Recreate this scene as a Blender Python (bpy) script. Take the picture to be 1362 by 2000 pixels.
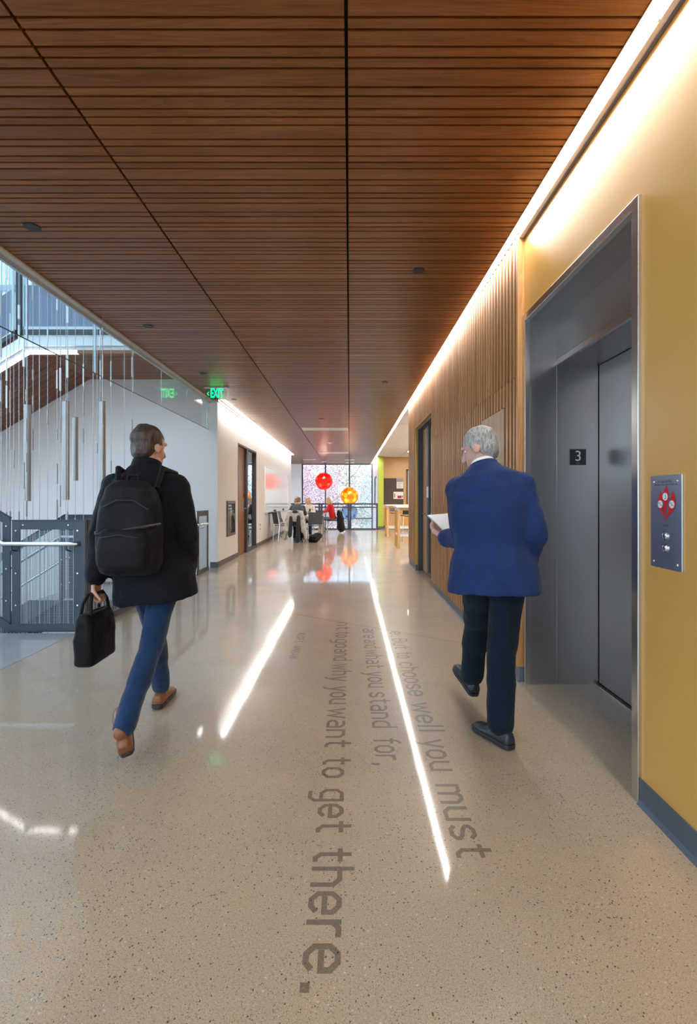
import bpy, math, random
from mathutils import Vector, Matrix, noise as mnoise
for o in list(bpy.data.objects): bpy.data.objects.remove(o)
R = random.Random(7)
SC = bpy.context.scene
COL = SC.collection
V = Vector
F, CX, CY, CH = 925.0, 683.0, 975.0, 1.245      # focal length in px, vanishing point, eye height
HC = 3.055                                       # ceiling height

# ------------------------------------------------------------------ camera, sky, exposure
cd = bpy.data.cameras.new('camera'); cam = bpy.data.objects.new('camera', cd); COL.objects.link(cam)
cam.location = (0, 0, CH); cam.rotation_euler = (math.pi/2, 0, 0)
cd.sensor_fit = 'AUTO'; cd.sensor_width = 36; cd.lens = F*36/2000
cd.shift_x = (681-CX)/2000; cd.shift_y = (CY-1000)/2000
cd.clip_start = .02; cd.clip_end = 400
SC.camera = cam
W = bpy.data.worlds.new('overcast_sky'); SC.world = W; W.use_nodes = True
wn = W.node_tree; wn.nodes.clear()
wo = wn.nodes.new('ShaderNodeOutputWorld'); wb = wn.nodes.new('ShaderNodeBackground')
wb.inputs[0].default_value = (.56, .79, 1.0, 1); wb.inputs[1].default_value = 2.1
wn.links.new(wb.outputs[0], wo.inputs[0])
SC.view_settings.view_transform = 'Standard'
SC.view_settings.look = 'None'
SC.view_settings.gamma = 1; SC.view_settings.use_curve_mapping = False
SC.view_settings.exposure = 1.3
STRIP = 26.0                                     # brightness of the long ceiling light lines

# ------------------------------------------------------------------ materials
def nt(name):
    m = bpy.data.materials.new(name); m.use_nodes = True
    t = m.node_tree; t.nodes.clear()
    out = t.nodes.new('ShaderNodeOutputMaterial'); p = t.nodes.new('ShaderNodeBsdfPrincipled')
    t.links.new(p.outputs[0], out.inputs[0])
    return m, t, p, out
def N(t, kind, **kw):
    n = t.nodes.new(kind)
    for k, v in kw.items():
        if k.startswith('i_'):
            key = k[2:]; key = int(key) if key.isdigit() else key.replace('_', ' ')
            n.inputs[key].default_value = v
        else: setattr(n, k, v)
    return n
def ramp(t, fac, stops, interp='LINEAR'):
    r = t.nodes.new('ShaderNodeValToRGB'); r.color_ramp.interpolation = interp
    e = r.color_ramp.elements
    while len(e) < len(stops): e.new(.5)
    for i, (p, c) in enumerate(stops):
        e[i].position = p; e[i].color = (c[0], c[1], c[2], 1) if hasattr(c, '__len__') else (c, c, c, 1)
    t.links.new(fac, r.inputs[0]); return r.outputs[0]
def mixc(t, fac, a, b, mode='MIX'):
    m = t.nodes.new('ShaderNodeMix'); m.data_type = 'RGBA'; m.blend_type = mode
    for s, v in ((m.inputs[0], fac), (m.inputs[6], a), (m.inputs[7], b)):
        if hasattr(v, 'links'): t.links.new(v, s)
        elif hasattr(v, '__len__'): s.default_value = (v[0], v[1], v[2], 1)
        else: s.default_value = v
    return m.outputs[2]
def mth(t, op, a, b=0.0):
    m = t.nodes.new('ShaderNodeMath'); m.operation = op
    for s, v in ((m.inputs[0], a), (m.inputs[1], b)):
        if hasattr(v, 'links'): t.links.new(v, s)
        else: s.default_value = v
    return m.outputs[0]
def bump(t, p, h, strength, dist=.002):
    b = N(t, 'ShaderNodeBump', i_Strength=strength, i_Distance=dist)
    t.links.new(h, b.inputs['Height']); t.links.new(b.outputs[0], p.inputs['Normal'])
def pm(name, col, rough=.5, metal=0.0, var=.06, scale=6.0, bmp=0.0, bscale=200.0, spec=.5, coat=0.0, crough=.3):
    m, t, p, _ = nt(name)
    tc = N(t, 'ShaderNodeTexCoord'); nz = N(t, 'ShaderNodeTexNoise', i_Scale=scale, i_Detail=4.0)
    t.links.new(tc.outputs['Object'], nz.inputs['Vector'])
    d = [c*(1-var) for c in col]; l = [min(1, c*(1+var)) for c in col]
    t.links.new(ramp(t, nz.outputs[0], [(.3, d), (.7, l)]), p.inputs['Base Color'])
    p.inputs['Roughness'].default_value = rough; p.inputs['Metallic'].default_value = metal
    p.inputs['Specular IOR Level'].default_value = spec; p.inputs['Coat Weight'].default_value = coat; p.inputs['Coat Roughness'].default_value = crough
    if bmp:
        n2 = N(t, 'ShaderNodeTexNoise', i_Scale=bscale, i_Detail=3.0)
        t.links.new(tc.outputs['Object'], n2.inputs['Vector']); bump(t, p, n2.outputs[0], bmp)
    return m
def wood(name, dark, mid, light, stretch, rough=.4, rnd=.35):
    """grain: noise drawn out along the board; every board is shifted and toned by its own random value"""
    m, t, p, _ = nt(name)
    tc = N(t, 'ShaderNodeTexCoord'); oi = N(t, 'ShaderNodeObjectInfo')
    off = mth(t, 'MULTIPLY', oi.outputs['Random'], 37.0)
    va = N(t, 'ShaderNodeVectorMath', operation='ADD'); t.links.new(tc.outputs['Object'], va.inputs[0]); t.links.new(off, va.inputs[1])
    mp = N(t, 'ShaderNodeMapping'); mp.inputs['Scale'].default_value = stretch; t.links.new(va.outputs[0], mp.inputs[0])
    n1 = N(t, 'ShaderNodeTexNoise', i_Scale=1.0, i_Detail=5.0, i_Roughness=.62, i_Distortion=.6); t.links.new(mp.outputs[0], n1.inputs['Vector'])
    mp2 = N(t, 'ShaderNodeMapping'); mp2.inputs['Scale'].default_value = [s*6 for s in stretch]; t.links.new(va.outputs[0], mp2.inputs[0])
    n2 = N(t, 'ShaderNodeTexNoise', i_Scale=1.0, i_Detail=3.0); t.links.new(mp2.outputs[0], n2.inputs['Vector'])
    wv = N(t, 'ShaderNodeTexNoise', i_Scale=.35, i_Detail=2.0); t.links.new(mp.outputs[0], wv.inputs['Vector'])
    rings = mth(t, 'FRACT', mth(t, 'MULTIPLY', wv.outputs[0], 24.0))
    g = mth(t, 'ADD', mth(t, 'MULTIPLY', n1.outputs[0], .52), mth(t, 'MULTIPLY', n2.outputs[0], .34))
    g = mth(t, 'ADD', g, mth(t, 'MULTIPLY', rings, .14))
    c = ramp(t, g, [(.32, dark), (.5, mid), (.68, light)])
    tone = mth(t, 'ADD', mth(t, 'MULTIPLY', oi.outputs['Random'], rnd), 1-rnd/2)
    cb = N(t, 'ShaderNodeCombineColor'); [t.links.new(tone, cb.inputs[i]) for i in range(3)]
    t.links.new(mixc(t, 1.0, c, cb.outputs[0], 'MULTIPLY'), p.inputs['Base Color'])
    p.inputs['Roughness'].default_value = rough
    bump(t, p, g, .25, .0015)
    return m
def emis(name, col, s):
    m, t, p, out = nt(name); t.nodes.remove(p)
    e = N(t, 'ShaderNodeEmission'); e.inputs[0].default_value = (*col, 1); e.inputs[1].default_value = s
    t.links.new(e.outputs[0], out.inputs[0]); return m
def glassm(name, tint=(.97, .985, .985), refl=1.0, rough=0.0):
    """thin architectural glass: clear, with fresnel reflection"""
    m, t, p, out = nt(name); t.nodes.remove(p)
    tr = N(t, 'ShaderNodeBsdfTransparent'); tr.inputs[0].default_value = (*tint, 1)
    gl = N(t, 'ShaderNodeBsdfGlossy'); gl.inputs['Roughness'].default_value = rough
    g = N(t, 'ShaderNodeNewGeometry'); dt = N(t, 'ShaderNodeVectorMath', operation='DOT_PRODUCT'); mx = N(t, 'ShaderNodeMixShader')
    t.links.new(g.outputs['Normal'], dt.inputs[0]); t.links.new(g.outputs['Incoming'], dt.inputs[1])
    s5 = mth(t, 'POWER', mth(t, 'SUBTRACT', 1.0, mth(t, 'ABSOLUTE', dt.outputs['Value'])), 5.0)
    t.links.new(mth(t, 'MINIMUM', mth(t, 'MULTIPLY', mth(t, 'ADD', mth(t, 'MULTIPLY', s5, .957), .043), refl), 1.0), mx.inputs[0])
    t.links.new(tr.outputs[0], mx.inputs[1]); t.links.new(gl.outputs[0], mx.inputs[2]); t.links.new(mx.outputs[0], out.inputs[0])
    return m
def steel(name, col, rough, stretch):
    m, t, p, _ = nt(name)
    tc = N(t, 'ShaderNodeTexCoord'); mp = N(t, 'ShaderNodeMapping'); mp.inputs['Scale'].default_value = stretch
    t.links.new(tc.outputs['Object'], mp.inputs[0])
    nz = N(t, 'ShaderNodeTexNoise', i_Scale=1.0, i_Detail=5.0); t.links.new(mp.outputs[0], nz.inputs['Vector'])
    p.inputs['Metallic'].default_value = 1
    t.links.new(ramp(t, nz.outputs[0], [(.3, [c*.97 for c in col]), (.7, col)]), p.inputs['Base Color'])
    t.links.new(ramp(t, nz.outputs[0], [(.3, rough*.93), (.7, rough*1.08)]), p.inputs['Roughness'])
    bump(t, p, nz.outputs[0], .004, .0003)
    return m
def floor_mat(name, a, b, dark=1.0):
    """ground and polished concrete: clouded paste, exposed stones in patches, sealed gloss"""
    m, t, p, _ = nt(name)
    tc = N(t, 'ShaderNodeTexCoord'); co = tc.outputs['Object']
    def nz(s, d=4.0):
        n = N(t, 'ShaderNodeTexNoise', i_Scale=s, i_Detail=d); t.links.new(co, n.inputs['Vector']); return n.outputs[0]
    c = mixc(t, ramp(t, nz(1.1, 5.0), [(.35, 0), (.65, 1)]), a, b)
    c = mixc(t, mth(t, 'MULTIPLY', nz(7.0), .35), c, [x*.72 for x in b])
    fine = nz(260.0, 2.0)
    c = mixc(t, .55, c, ramp(t, fine, [(.28, .45), (.5, 1.0), (.72, 1.45)]), 'MULTIPLY')
    big = ramp(t, nz(1.6, 2.0), [(.34, .12), (.58, .38), (.76, .75)])
    small = ramp(t, nz(1.1, 2.0), [(.30, .34), (.75, .66)])
    for s, patch in ((150.0, big), (330.0, small)):
        vo = N(t, 'ShaderNodeTexVoronoi', i_Scale=s); vo.inputs['Randomness'].default_value = 1
        t.links.new(co, vo.inputs['Vector'])
        sp = N(t, 'ShaderNodeSeparateColor'); t.links.new(vo.outputs['Color'], sp.inputs[0])
        on = mth(t, 'LESS_THAN', sp.outputs[0], patch)
        rad = mth(t, 'MULTIPLY', mth(t, 'POWER', sp.outputs[2], 1.6), .36)
        ins = mth(t, 'LESS_THAN', vo.outputs['Distance'], mth(t, 'ADD', rad, .06))
        stone = ramp(t, sp.outputs[1], [(0, (.035, .035, .04)), (.28, (.08, .06, .05)), (.5, (.30, .20, .11)), (.68, (.16, .15, .15)), (.84, (.55, .47, .36))], 'CONSTANT')
        c = mixc(t, mth(t, 'MULTIPLY', mth(t, 'MULTIPLY', on, ins), .95), c, stone)
    if dark != 1.0: c = mixc(t, 1.0, c, (dark, dark, dark*1.02), 'MULTIPLY')
    t.links.new(c, p.inputs['Base Color'])
    t.links.new(ramp(t, nz(2.4, 6.0), [(.35, .31), (.7, .42)]), p.inputs['Roughness'])
    p.inputs['Coat Weight'].default_value = .75; p.inputs['Coat Roughness'].default_value = .055
    p.inputs['Specular IOR Level'].default_value = .35
    h = mth(t, 'ADD', nz(3.2, 3.0), mth(t, 'MULTIPLY', fine, .02))
    bump(t, p, h, .10, .012)
    cb = N(t, 'ShaderNodeBump', i_Strength=.035, i_Distance=.012); t.links.new(nz(2.6, 2.0), cb.inputs['Height']); t.links.new(cb.outputs[0], p.inputs['Coat Normal'])
    return m
def cloth(name, col, rough=.85, fold=.6, fscale=9.0, weave=900.0, var=.12, sheen=.2):
    m, t, p, _ = nt(name)
    tc = N(t, 'ShaderNodeTexCoord')
    n1 = N(t, 'ShaderNodeTexNoise', i_Scale=fscale, i_Detail=4.0, i_Distortion=1.2); t.links.new(tc.outputs['Object'], n1.inputs['Vector'])
    n2 = N(t, 'ShaderNodeTexNoise', i_Scale=weave, i_Detail=1.0); t.links.new(tc.outputs['Object'], n2.inputs['Vector'])
    t.links.new(ramp(t, n1.outputs[0], [(.3, [c*(1-var) for c in col]), (.7, [c*(1+var) for c in col])]), p.inputs['Base Color'])
    p.inputs['Roughness'].default_value = rough; p.inputs['Sheen Weight'].default_value = sheen; p.inputs['Specular IOR Level'].default_value = .15
    h = mth(t, 'ADD', n1.outputs[0], mth(t, 'MULTIPLY', n2.outputs[0], .05)); bump(t, p, h, fold, .02)
    return m
def petal_mat(name, col, glow):
    m, t, p, out = nt(name)
    p.inputs['Base Color'].default_value = (*col, 1); p.inputs['Roughness'].default_value = .35
    tl = N(t, 'ShaderNodeBsdfTranslucent'); tl.inputs[0].default_value = (*col, 1)
    mx = N(t, 'ShaderNodeMixShader'); mx.inputs[0].default_value = glow
    t.links.new(p.outputs[0], mx.inputs[1]); t.links.new(tl.outputs[0], mx.inputs[2]); t.links.new(mx.outputs[0], out.inputs[0])
    return m
def leaf_mat(name, cols):
    m, t, p, out = nt(name)
    g = N(t, 'ShaderNodeNewGeometry')
    t.links.new(ramp(t, g.outputs['Random Per Island'], [(i/len(cols), c) for i, c in enumerate(cols)], 'CONSTANT'), p.inputs['Base Color'])
    p.inputs['Roughness'].default_value = .6
    tl = N(t, 'ShaderNodeBsdfTranslucent'); t.links.new(p.inputs['Base Color'].links[0].from_socket, tl.inputs[0])
    mx = N(t, 'ShaderNodeMixShader'); mx.inputs[0].default_value = .5
    t.links.new(p.outputs[0], mx.inputs[1]); t.links.new(tl.outputs[0], mx.inputs[2]); t.links.new(mx.outputs[0], out.inputs[0])
    return m
def perf_mat(name, col):
    """perforated sheet: rows of small round holes"""
    m, t, p, out = nt(name)
    tc = N(t, 'ShaderNodeTexCoord'); sx = N(t, 'ShaderNodeSeparateXYZ'); t.links.new(tc.outputs['Object'], sx.inputs[0])
    a = mth(t, 'SUBTRACT', mth(t, 'FRACT', mth(t, 'MULTIPLY', sx.outputs[0], 55.0)), .5)
    b = mth(t, 'SUBTRACT', mth(t, 'FRACT', mth(t, 'MULTIPLY', sx.outputs[2], 55.0)), .5)
    d = mth(t, 'ADD', mth(t, 'MULTIPLY', a, a), mth(t, 'MULTIPLY', b, b))
    hole = mth(t, 'LESS_THAN', d, .035)
    p.inputs['Base Color'].default_value = (*col, 1); p.inputs['Roughness'].default_value = .5
    tr = N(t, 'ShaderNodeBsdfTransparent'); mx = N(t, 'ShaderNodeMixShader')
    t.links.new(hole, mx.inputs[0]); t.links.new(p.outputs[0], mx.inputs[1]); t.links.new(tr.outputs[0], mx.inputs[2]); t.links.new(mx.outputs[0], out.inputs[0])
    return m
M = dict(
    slat=wood('oak_ceiling', (.155, .046, .008), (.245, .080, .015), (.325, .122, .028), (1.1, 26, 26), .33, .3),
    soffit=wood('oak_soffit', (.17, .062, .028), (.27, .105, .05), (.36, .15, .08), (1.1, 26, 26), .45, .3),
    wslat=wood('oak_wall', (.30, .125, .035), (.46, .21, .065), (.58, .30, .11), (22, 22, .9), .38, .3),
    wpanel=wood('oak_panel', (.34, .19, .10), (.44, .26, .15), (.52, .33, .20), (22, 22, .9), .4, .1),
    wdoor=wood('brown_door_wood', (.20, .075, .025), (.30, .125, .045), (.38, .17, .065), (16, 16, .8), .35, .1),
    birch=wood('birch_leg', (.55, .30, .10), (.68, .40, .15), (.78, .50, .22), (18, 18, 1.0), .45, .2),
    black=pm('black_backing', (.012, .010, .009), .8),
    yellow=pm('ochre_wall_paint', (.66, .345, .075), .40, 0, .03, 2.0, .10, 160.0, .6, .6),
    white=pm('white_wall_paint', (.80, .78, .76), .5, 0, .02, 2.0, .06, 180.0),
    offwhite=pm('white_fascia_paint', (.78, .79, .80), .5, 0, .02),
    green=pm('lime_wall_paint', (.42, .50, .06), .5, 0, .04),
    grey_trim=pm('grey_trim', (.20, .16, .15), .5, .3),
    base=pm('slate_rubber_base', (.075, .095, .125), .45, 0, .08),
    basebrown=pm('grey_rubber_base', (.13, .11, .105), .5, 0, .08),
    floor=floor_mat('polished_concrete', (.45, .335, .225), (.375, .305, .23)),
    ink=floor_mat('etched_lettering', (.45, .335, .225), (.375, .305, .23), .43),
    landing=floor_mat('grey_concrete', (.36, .37, .37), (.29, .30, .31)),
    joint=pm('floor_joint', (.16, .13, .10), .6),
    steel=steel('brushed_steel', (.44, .43, .43), .32, (1.0, 1.0, 420)),
    steelh=steel('brushed_steel_trim', (.66, .65, .64), .24, (160, 160, 1.2)),
    plate=steel('brushed_steel_plate', (.60, .63, .68), .30, (1.5, 1.5, 200)),
    chrome=steel('chrome', (.80, .80, .80), .10, (3, 3, 3)),
    dark=pm('charcoal_steel', (.055, .065, .078), .42, .4, .12),
    rail=steel('stainless_rail', (.62, .64, .66), .22, (60, 60, 60)),
    wire=pm('wire_mesh', (.34, .36, .39), .4, .7),
    frame=pm('dark_window_frame', (.075, .078, .09), .45, .3),
    glass=glassm('clear_glass'), baffle=glassm('baffle_glass', (.93, .97, .97), 1.0),
    wglass=glassm('window_glass', (.97, .99, 1.0), .6),
    lens=emis('light_line_lens', (1.0, .965, .92), STRIP),
    lens2=emis('stair_light_lens', (1.0, .97, .92), 5.0),
    troffer=emis('troffer_lens', (1.0, .93, .82), 15.0),
    lip=pm('slot_lip', (.82, .72, .60), .5),
    exitg=emis('exit_green', (.0, .95, .20), 1.5),
    acrylic=glassm('exit_acrylic', (.80, .92, .84), .8),
    plastic_w=pm('white_plastic', (.80, .79, .76), .4), plastic_k=pm('black_plastic', (.02, .02, .022), .4),
    sprk=pm('dark_disc', (.022, .022, .025), .5),
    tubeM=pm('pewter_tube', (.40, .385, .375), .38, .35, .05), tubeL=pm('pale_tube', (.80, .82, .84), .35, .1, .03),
    cable=pm('steel_cable', (.52, .54, .56), .4, .5),
    perf=perf_mat('perforated_panel', (.14, .17, .26)),
    lightframe=pm('pale_blue_frame', (.52, .60, .66), .4, .3),
    red=petal_mat('red_petal', (.92, .055, .03), .5), orange=petal_mat('amber_petal', (.97, .45, .025), .5),
    blue=petal_mat('blue_petal', (.20, .35, .62), .10),
    bulb=emis('lamp_bulb', (1.0, .88, .68), 34.0),
    wboard=pm('whiteboard', (.84, .83, .82), .12, 0, .01), pin=pm('pin_board', (.10, .075, .065), .9, 0, .1, 60.0),
    paper=pm('paper', (.84, .83, .82), .7, 0, .02), pprint=pm('print_grey', (.34, .30, .31), .7), pred=pm('print_red', (.35, .02, .03), .7), pblack=pm('print_black', (.03, .03, .03), .7),
    table=pm('white_laminate', (.82, .80, .77), .3, 0, .02), shell=pm('grey_chair_shell', (.075, .08, .088), .5, 0, .1, 40.0), shellk=pm('black_stool_shell', (.035, .035, .04), .4),
    flame=pm('flame_red', (.62, .01, .012), .4), white_ink=pm('white_disc', (.84, .86, .88), .5), tan=pm('amber_frame', (.55, .33, .06), .4, 0, .08),
    bark=pm('tree_bark', (.16, .13, .12), .9, 0, .3), ground=pm('lawn', (.18, .22, .08), .9, 0, .3, 1.0),
    tile=pm('white_ceiling_tile', (.80, .76, .70), .7, 0, .03, 30.0),
    skin=pm('skin', (.62, .37, .28), .5, 0, .06, 12.0), eye=pm('eye_white', (.75, .73, .70), .25),
)
# ------------------------------------------------------------------ mesh helpers
WL = {}
TMP = bpy.data.scenes.new('workbench')          # a scratch scene where soft shapes are fused, removed at the end
class MB:
    def __init__(s): s.v = []; s.f = []
    def add(s, vs, fs):
        b = len(s.v); s.v += [tuple(p) for p in vs]; s.f += [tuple(i+b for i in f) for f in fs]; return s
    def box(s, a, b):
        x0, x1 = sorted((a[0], b[0])); y0, y1 = sorted((a[1], b[1])); z0, z1 = sorted((a[2], b[2]))
        return s.add([(x0,y0,z0),(x1,y0,z0),(x1,y1,z0),(x0,y1,z0),(x0,y0,z1),(x1,y0,z1),(x1,y1,z1),(x0,y1,z1)],
            [(0,3,2,1),(4,5,6,7),(0,1,5,4),(1,2,6,5),(2,3,7,6),(3,0,4,7)])
    def obox(s, c, ax, ay, az):
        c, ax, ay, az = V(c), V(ax), V(ay), V(az)
        vs = [c+sx*ax+sy*ay+sz*az for sz in (-1,1) for sx, sy in ((-1,-1),(1,-1),(1,1),(-1,1))]
        return s.add(vs, [(0,3,2,1),(4,5,6,7),(0,1,5,4),(1,2,6,5),(2,3,7,6),(3,0,4,7)])
    def beam(s, p, q, w, h, up=(0,0,1)):
        p, q = V(p), V(q); d = q-p; L = d.length; d = d/L; up = V(up)
        if abs(d.dot(up)) > .98: up = V((0,1,0))
        sd = d.cross(up).normalized(); u = sd.cross(d)
        return s.obox((p+q)/2, d*L/2, sd*w/2, u*h/2)
    def prism(s, pts, d):
        """polygon (list of 3-D points) pushed along d"""
        n = len(pts); d = V(d); a = [V(p) for p in pts]; b = [p+d for p in a]
        return s.add(a+b, [tuple(range(n))[::-1], tuple(range(n, 2*n))]+[(i, (i+1)%n, n+(i+1)%n, n+i) for i in range(n)])
    def loft(s, rings, cap=True):
        n = len(rings[0]); vs = [p for r in rings for p in r]; fs = []
        for k in range(len(rings)-1):
            for i in range(n): fs.append((k*n+i, k*n+(i+1)%n, (k+1)*n+(i+1)%n, (k+1)*n+i))
        if cap: fs += [tuple(range(n))[::-1], tuple((len(rings)-1)*n+i for i in range(n))]
        return s.add(vs, fs)
    def tube(s, path, r, n=8, cap=True):
        P = [V(p) for p in path]; rs = r if hasattr(r, '__len__') else [r]*len(P); rings = []; u = None
        for i, p in enumerate(P):
            a = (p-P[i-1]).normalized() if i else None; b = (P[i+1]-p).normalized() if i < len(P)-1 else None
            d = ((a or b)+(b or a)).normalized()
            k = 1.0/max(.5, d.dot(b or a))
            if u is None: u = d.orthogonal().normalized()
            u = (u-d*u.dot(d)).normalized(); w = d.cross(u)
            rings.append([p+(u*math.cos(2*math.pi*j/n)+w*math.sin(2*math.pi*j/n))*rs[i]*(k if 0 < i < len(P)-1 else 1) for j in range(n)])
        return s.loft(rings, cap)
    def capsule(s, p, q, r0, r1, n=12):
        p, q = V(p), V(q); d = q-p; L = d.length
        if L < 1e-6: return s.ell(p, (r0, r0, r0))
        d /= L; rs = [(-math.cos(a)*r0, math.sin(a)*r0) for a in (.25, .7, 1.2)] + [(L+math.sin(a)*r1, math.cos(a)*r1) for a in (.0, .45, .9, 1.3)]
        u = d.orthogonal().normalized(); w = d.cross(u)
        return s.loft([[p+d*h+(u*math.cos(2*math.pi*j/n)+w*math.sin(2*math.pi*j/n))*r for j in range(n)] for h, r in rs])
    def ell(s, c, r, ax=None, n=14, m=9):
        c = V(c); X, Y, Z = ax or (V((1,0,0)), V((0,1,0)), V((0,0,1)))
        rings = []
        for k in range(1, m):
            a = math.pi*k/m; z = -math.cos(a)*r[2]; q = math.sin(a)
            rings.append([c+X*(math.cos(2*math.pi*j/n)*q*r[0])+Y*(math.sin(2*math.pi*j/n)*q*r[1])+Z*z for j in range(n)])
        return s.loft(rings)
    def disc(s, c, r, nrm, h=.004, n=20):
        c = V(c); nrm = V(nrm).normalized()
        return s.tube([c, c+nrm*h], r, n)
    def wall(s, xs, zs, holes, plane):
        """grid of quads with rectangular holes; plane maps (u, w) to 3-D"""
        for i in range(len(xs)-1):
            for k in range(len(zs)-1):
                u = (xs[i]+xs[i+1])/2; w = (zs[k]+zs[k+1])/2
                if any(h[0] < u < h[1] and h[2] < w < h[3] for h in holes): continue
                s.add([plane(xs[i], zs[k]), plane(xs[i+1], zs[k]), plane(xs[i+1], zs[k+1]), plane(xs[i], zs[k+1])], [(0,1,2,3)])
        return s
    def build(s, name, mat, parent=None, smooth=False, bevel=0, local=False, remesh=0, sm=4, disp=None):
        o = V((0,0,0)) if (parent is None or local) else WL[parent]
        me = bpy.data.meshes.new(name); me.from_pydata([(p[0]-o.x, p[1]-o.y, p[2]-o.z) for p in s.v], [], s.f)
        ob = bpy.data.objects.new(name, me); (TMP.collection if remesh else COL).objects.link(ob)
        if remesh:
            md = ob.modifiers.new('r', 'REMESH'); md.mode = 'VOXEL'; md.voxel_size = remesh
            if sm: q = ob.modifiers.new('s', 'SMOOTH'); q.iterations = sm; q.factor = .5
            vl = TMP.view_layers[0]; vl.update(); dg = vl.depsgraph
            me2 = bpy.data.meshes.new_from_object(ob.evaluated_get(dg)); TMP.collection.objects.unlink(ob); COL.objects.link(ob); ob.modifiers.clear(); ob.data = me2; bpy.data.meshes.remove(me); me = me2; me.name = name
            if disp:
                amp, fr, sq = disp
                nv = len(me.vertices)
                for (x, y, z), nr, vt in zip([tuple(q.co) for q in me.vertices], [q.normal.copy() for q in me.vertices], me.vertices):
                    vt.co = V((x, y, z))+nr*(amp*mnoise.fractal((x*fr, y*fr, z*fr*sq), 1.0, 2.3, 2))
        me.materials.clear(); me.materials.append(M[mat] if isinstance(mat, str) else mat)
        if smooth or remesh:
            me.polygons.foreach_set('use_smooth', [True]*len(me.polygons))
            if not remesh: me.set_sharp_from_angle(angle=math.radians(38))
        if bevel:
            md = ob.modifiers.new('bevel', 'BEVEL'); md.width = bevel; md.segments = 2; md.limit_method = 'ANGLE'
        if parent is not None: ob.parent = parent; WL[ob] = WL[parent].copy()
        else: WL[ob] = V((0,0,0))
        return ob
def tag(o, label=None, cat=None, group=None, kind=None):
    if label: o['label'] = label
    if cat: o['category'] = cat
    if group: o['group'] = group
    if kind: o['kind'] = kind
    return o
def thing(name, label, cat, loc=(0,0,0), group=None, rz=0, kind=None):
    o = bpy.data.objects.new(name, None); COL.objects.link(o); o.location = loc; o.rotation_euler = (0,0,rz); o.empty_display_size = .1
    WL[o] = V(loc); return tag(o, label, cat, group, kind)
def struct(mb, name, mat, label, cat='structure', **k):
    return tag(mb.build(name, mat, **k), label, cat, None, 'structure')
def dup(root, loc, rz, label, group=None):
    c = root.copy(); COL.objects.link(c); c.location = loc; c.rotation_euler = (0,0,rz); WL[c] = V(loc); c['label'] = label
    if group: c['group'] = group
    for ch in list(root.children):
        d = ch.copy(); COL.objects.link(d); d.parent = c; WL[d] = V(loc)
        for g in list(ch.children):
            e = g.copy(); COL.objects.link(e); e.parent = d; WL[e] = V(loc)
    return c
def piece(name, mesh, loc, parent):
    o = bpy.data.objects.new(name, mesh); COL.objects.link(o); o.parent = parent; o.location = V(loc)-WL[parent]; return o
def text(s, size, mat, name, parent, place, align='CENTER', bold=0):
    """flat lettering: place(u, v) -> 3-D"""
    cu = bpy.data.curves.new('t', 'FONT'); cu.body = s; cu.size = size; cu.offset = bold; cu.align_x = align; cu.align_y = 'CENTER'
    o = bpy.data.objects.new('t', cu); COL.objects.link(o)
    dg = bpy.context.evaluated_depsgraph_get(); me = bpy.data.meshes.new_from_object(o.evaluated_get(dg))
    bpy.data.objects.remove(o)
    mb = MB(); mb.add([place(v.co.x, v.co.y) for v in me.vertices], [tuple(p.vertices) for p in me.polygons])
    return mb.build(name, mat, parent)
def at(px, Y): return (px-CX)/F*Y
def zz(py, Y): return CH-(py-CY)/F*Y
# ------------------------------------------------------------------ setting: floors, walls, ceiling
WX, SX, LX = 1.195, 1.149, -2.405                # right wall, slat face, left wall
floor = struct(MB().prism([(x, y, -.3) for x, y in ((-2.54,-5),(5.2,-5),(5.2,20.5),(1.2,20.5),(1.2,19.5),(-5,19.5),(-5,8.72),(-2.54,8.72))], (0,0,.3)),
    'floor', 'floor', 'polished tan concrete corridor floor with exposed pebbles and etched lettering', 'floor')
MB().beam((-.57,5.12,0), (1.147,3.985,0), .005, .0016).build('saw_cut_joint', 'joint', floor)
struct(MB().box((-9,-5,-.3), (-2.548,4.40,0)), 'floor_landing', 'landing', 'cooler grey concrete stair landing beside the tan floor', 'floor')
tag(MB().box((-2.548,-5,-.3), (-2.54,4.4,-.001)).build('joint_strip', 'joint', floor))
struct(MB().box((-9,4.4,-4.3), (-2.54,8.72,-4)), 'floor_lower', 'landing', 'grey floor of the storey below at the bottom of the stairwell', 'floor')
struct(MB().box((-2.6,4.4,-4), (-2.54,8.72,-.3)).box((-9,4.34,-4), (-2.54,4.40,-.3)), 'wall_lower', 'white', 'white stairwell walls under the floor edge', 'wall')
struct(MB().box((-9,-5.1,-.3), (5.3,-5,.25)).box((-9,-5.1,2.9), (5.3,-5,3.5)).box((1.0,-5.1,.2), (5.3,-5,3)).box((-9,-5.1,.2), (-8,-5,3)).box((-4.1,-5.1,.2), (-1.4,-5,3)), 'wall_back', 'white', 'white corridor end wall behind the viewer with openings added for sky fill', 'wall')  # end wall out of view; openings put in for frontal sky fill

wr = MB(); T = .45
wr.box((WX,-5,0), (WX+T,1.94,3.3)).box((WX,1.94,2.49), (WX+.14,3.225,3.3))
wr.box((WX,3.225,0), (WX+.10,6.64,3.3)).box((WX,6.64,2.485), (WX+.10,8.30,3.3)).box((WX,8.30,0), (WX+.10,9.20,3.3))
wall_r = struct(wr, 'wall_right', 'yellow', 'ochre painted right wall around the elevator running into vertical wood slats', 'wall')
bk = MB()
for a, b, z0, z1 in ((3.26,6.64,.1,3.05), (6.64,8.30,2.485,3.05), (8.30,9.22,.1,3.05)): bk.box((WX-.012,a,z0), (WX,b,z1))
bk.build('slat_backing', 'slat', wall_r)
MB().box((SX-.002,3.232,.1), (WX,3.268,3.05)).build('end_board', 'wslat', wall_r, bevel=.002)
MB().box((SX,9.16,.1), (WX+.1,9.222,3.05)).build('corner_board', 'wslat', wall_r, bevel=.002)
sm = {}
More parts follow.
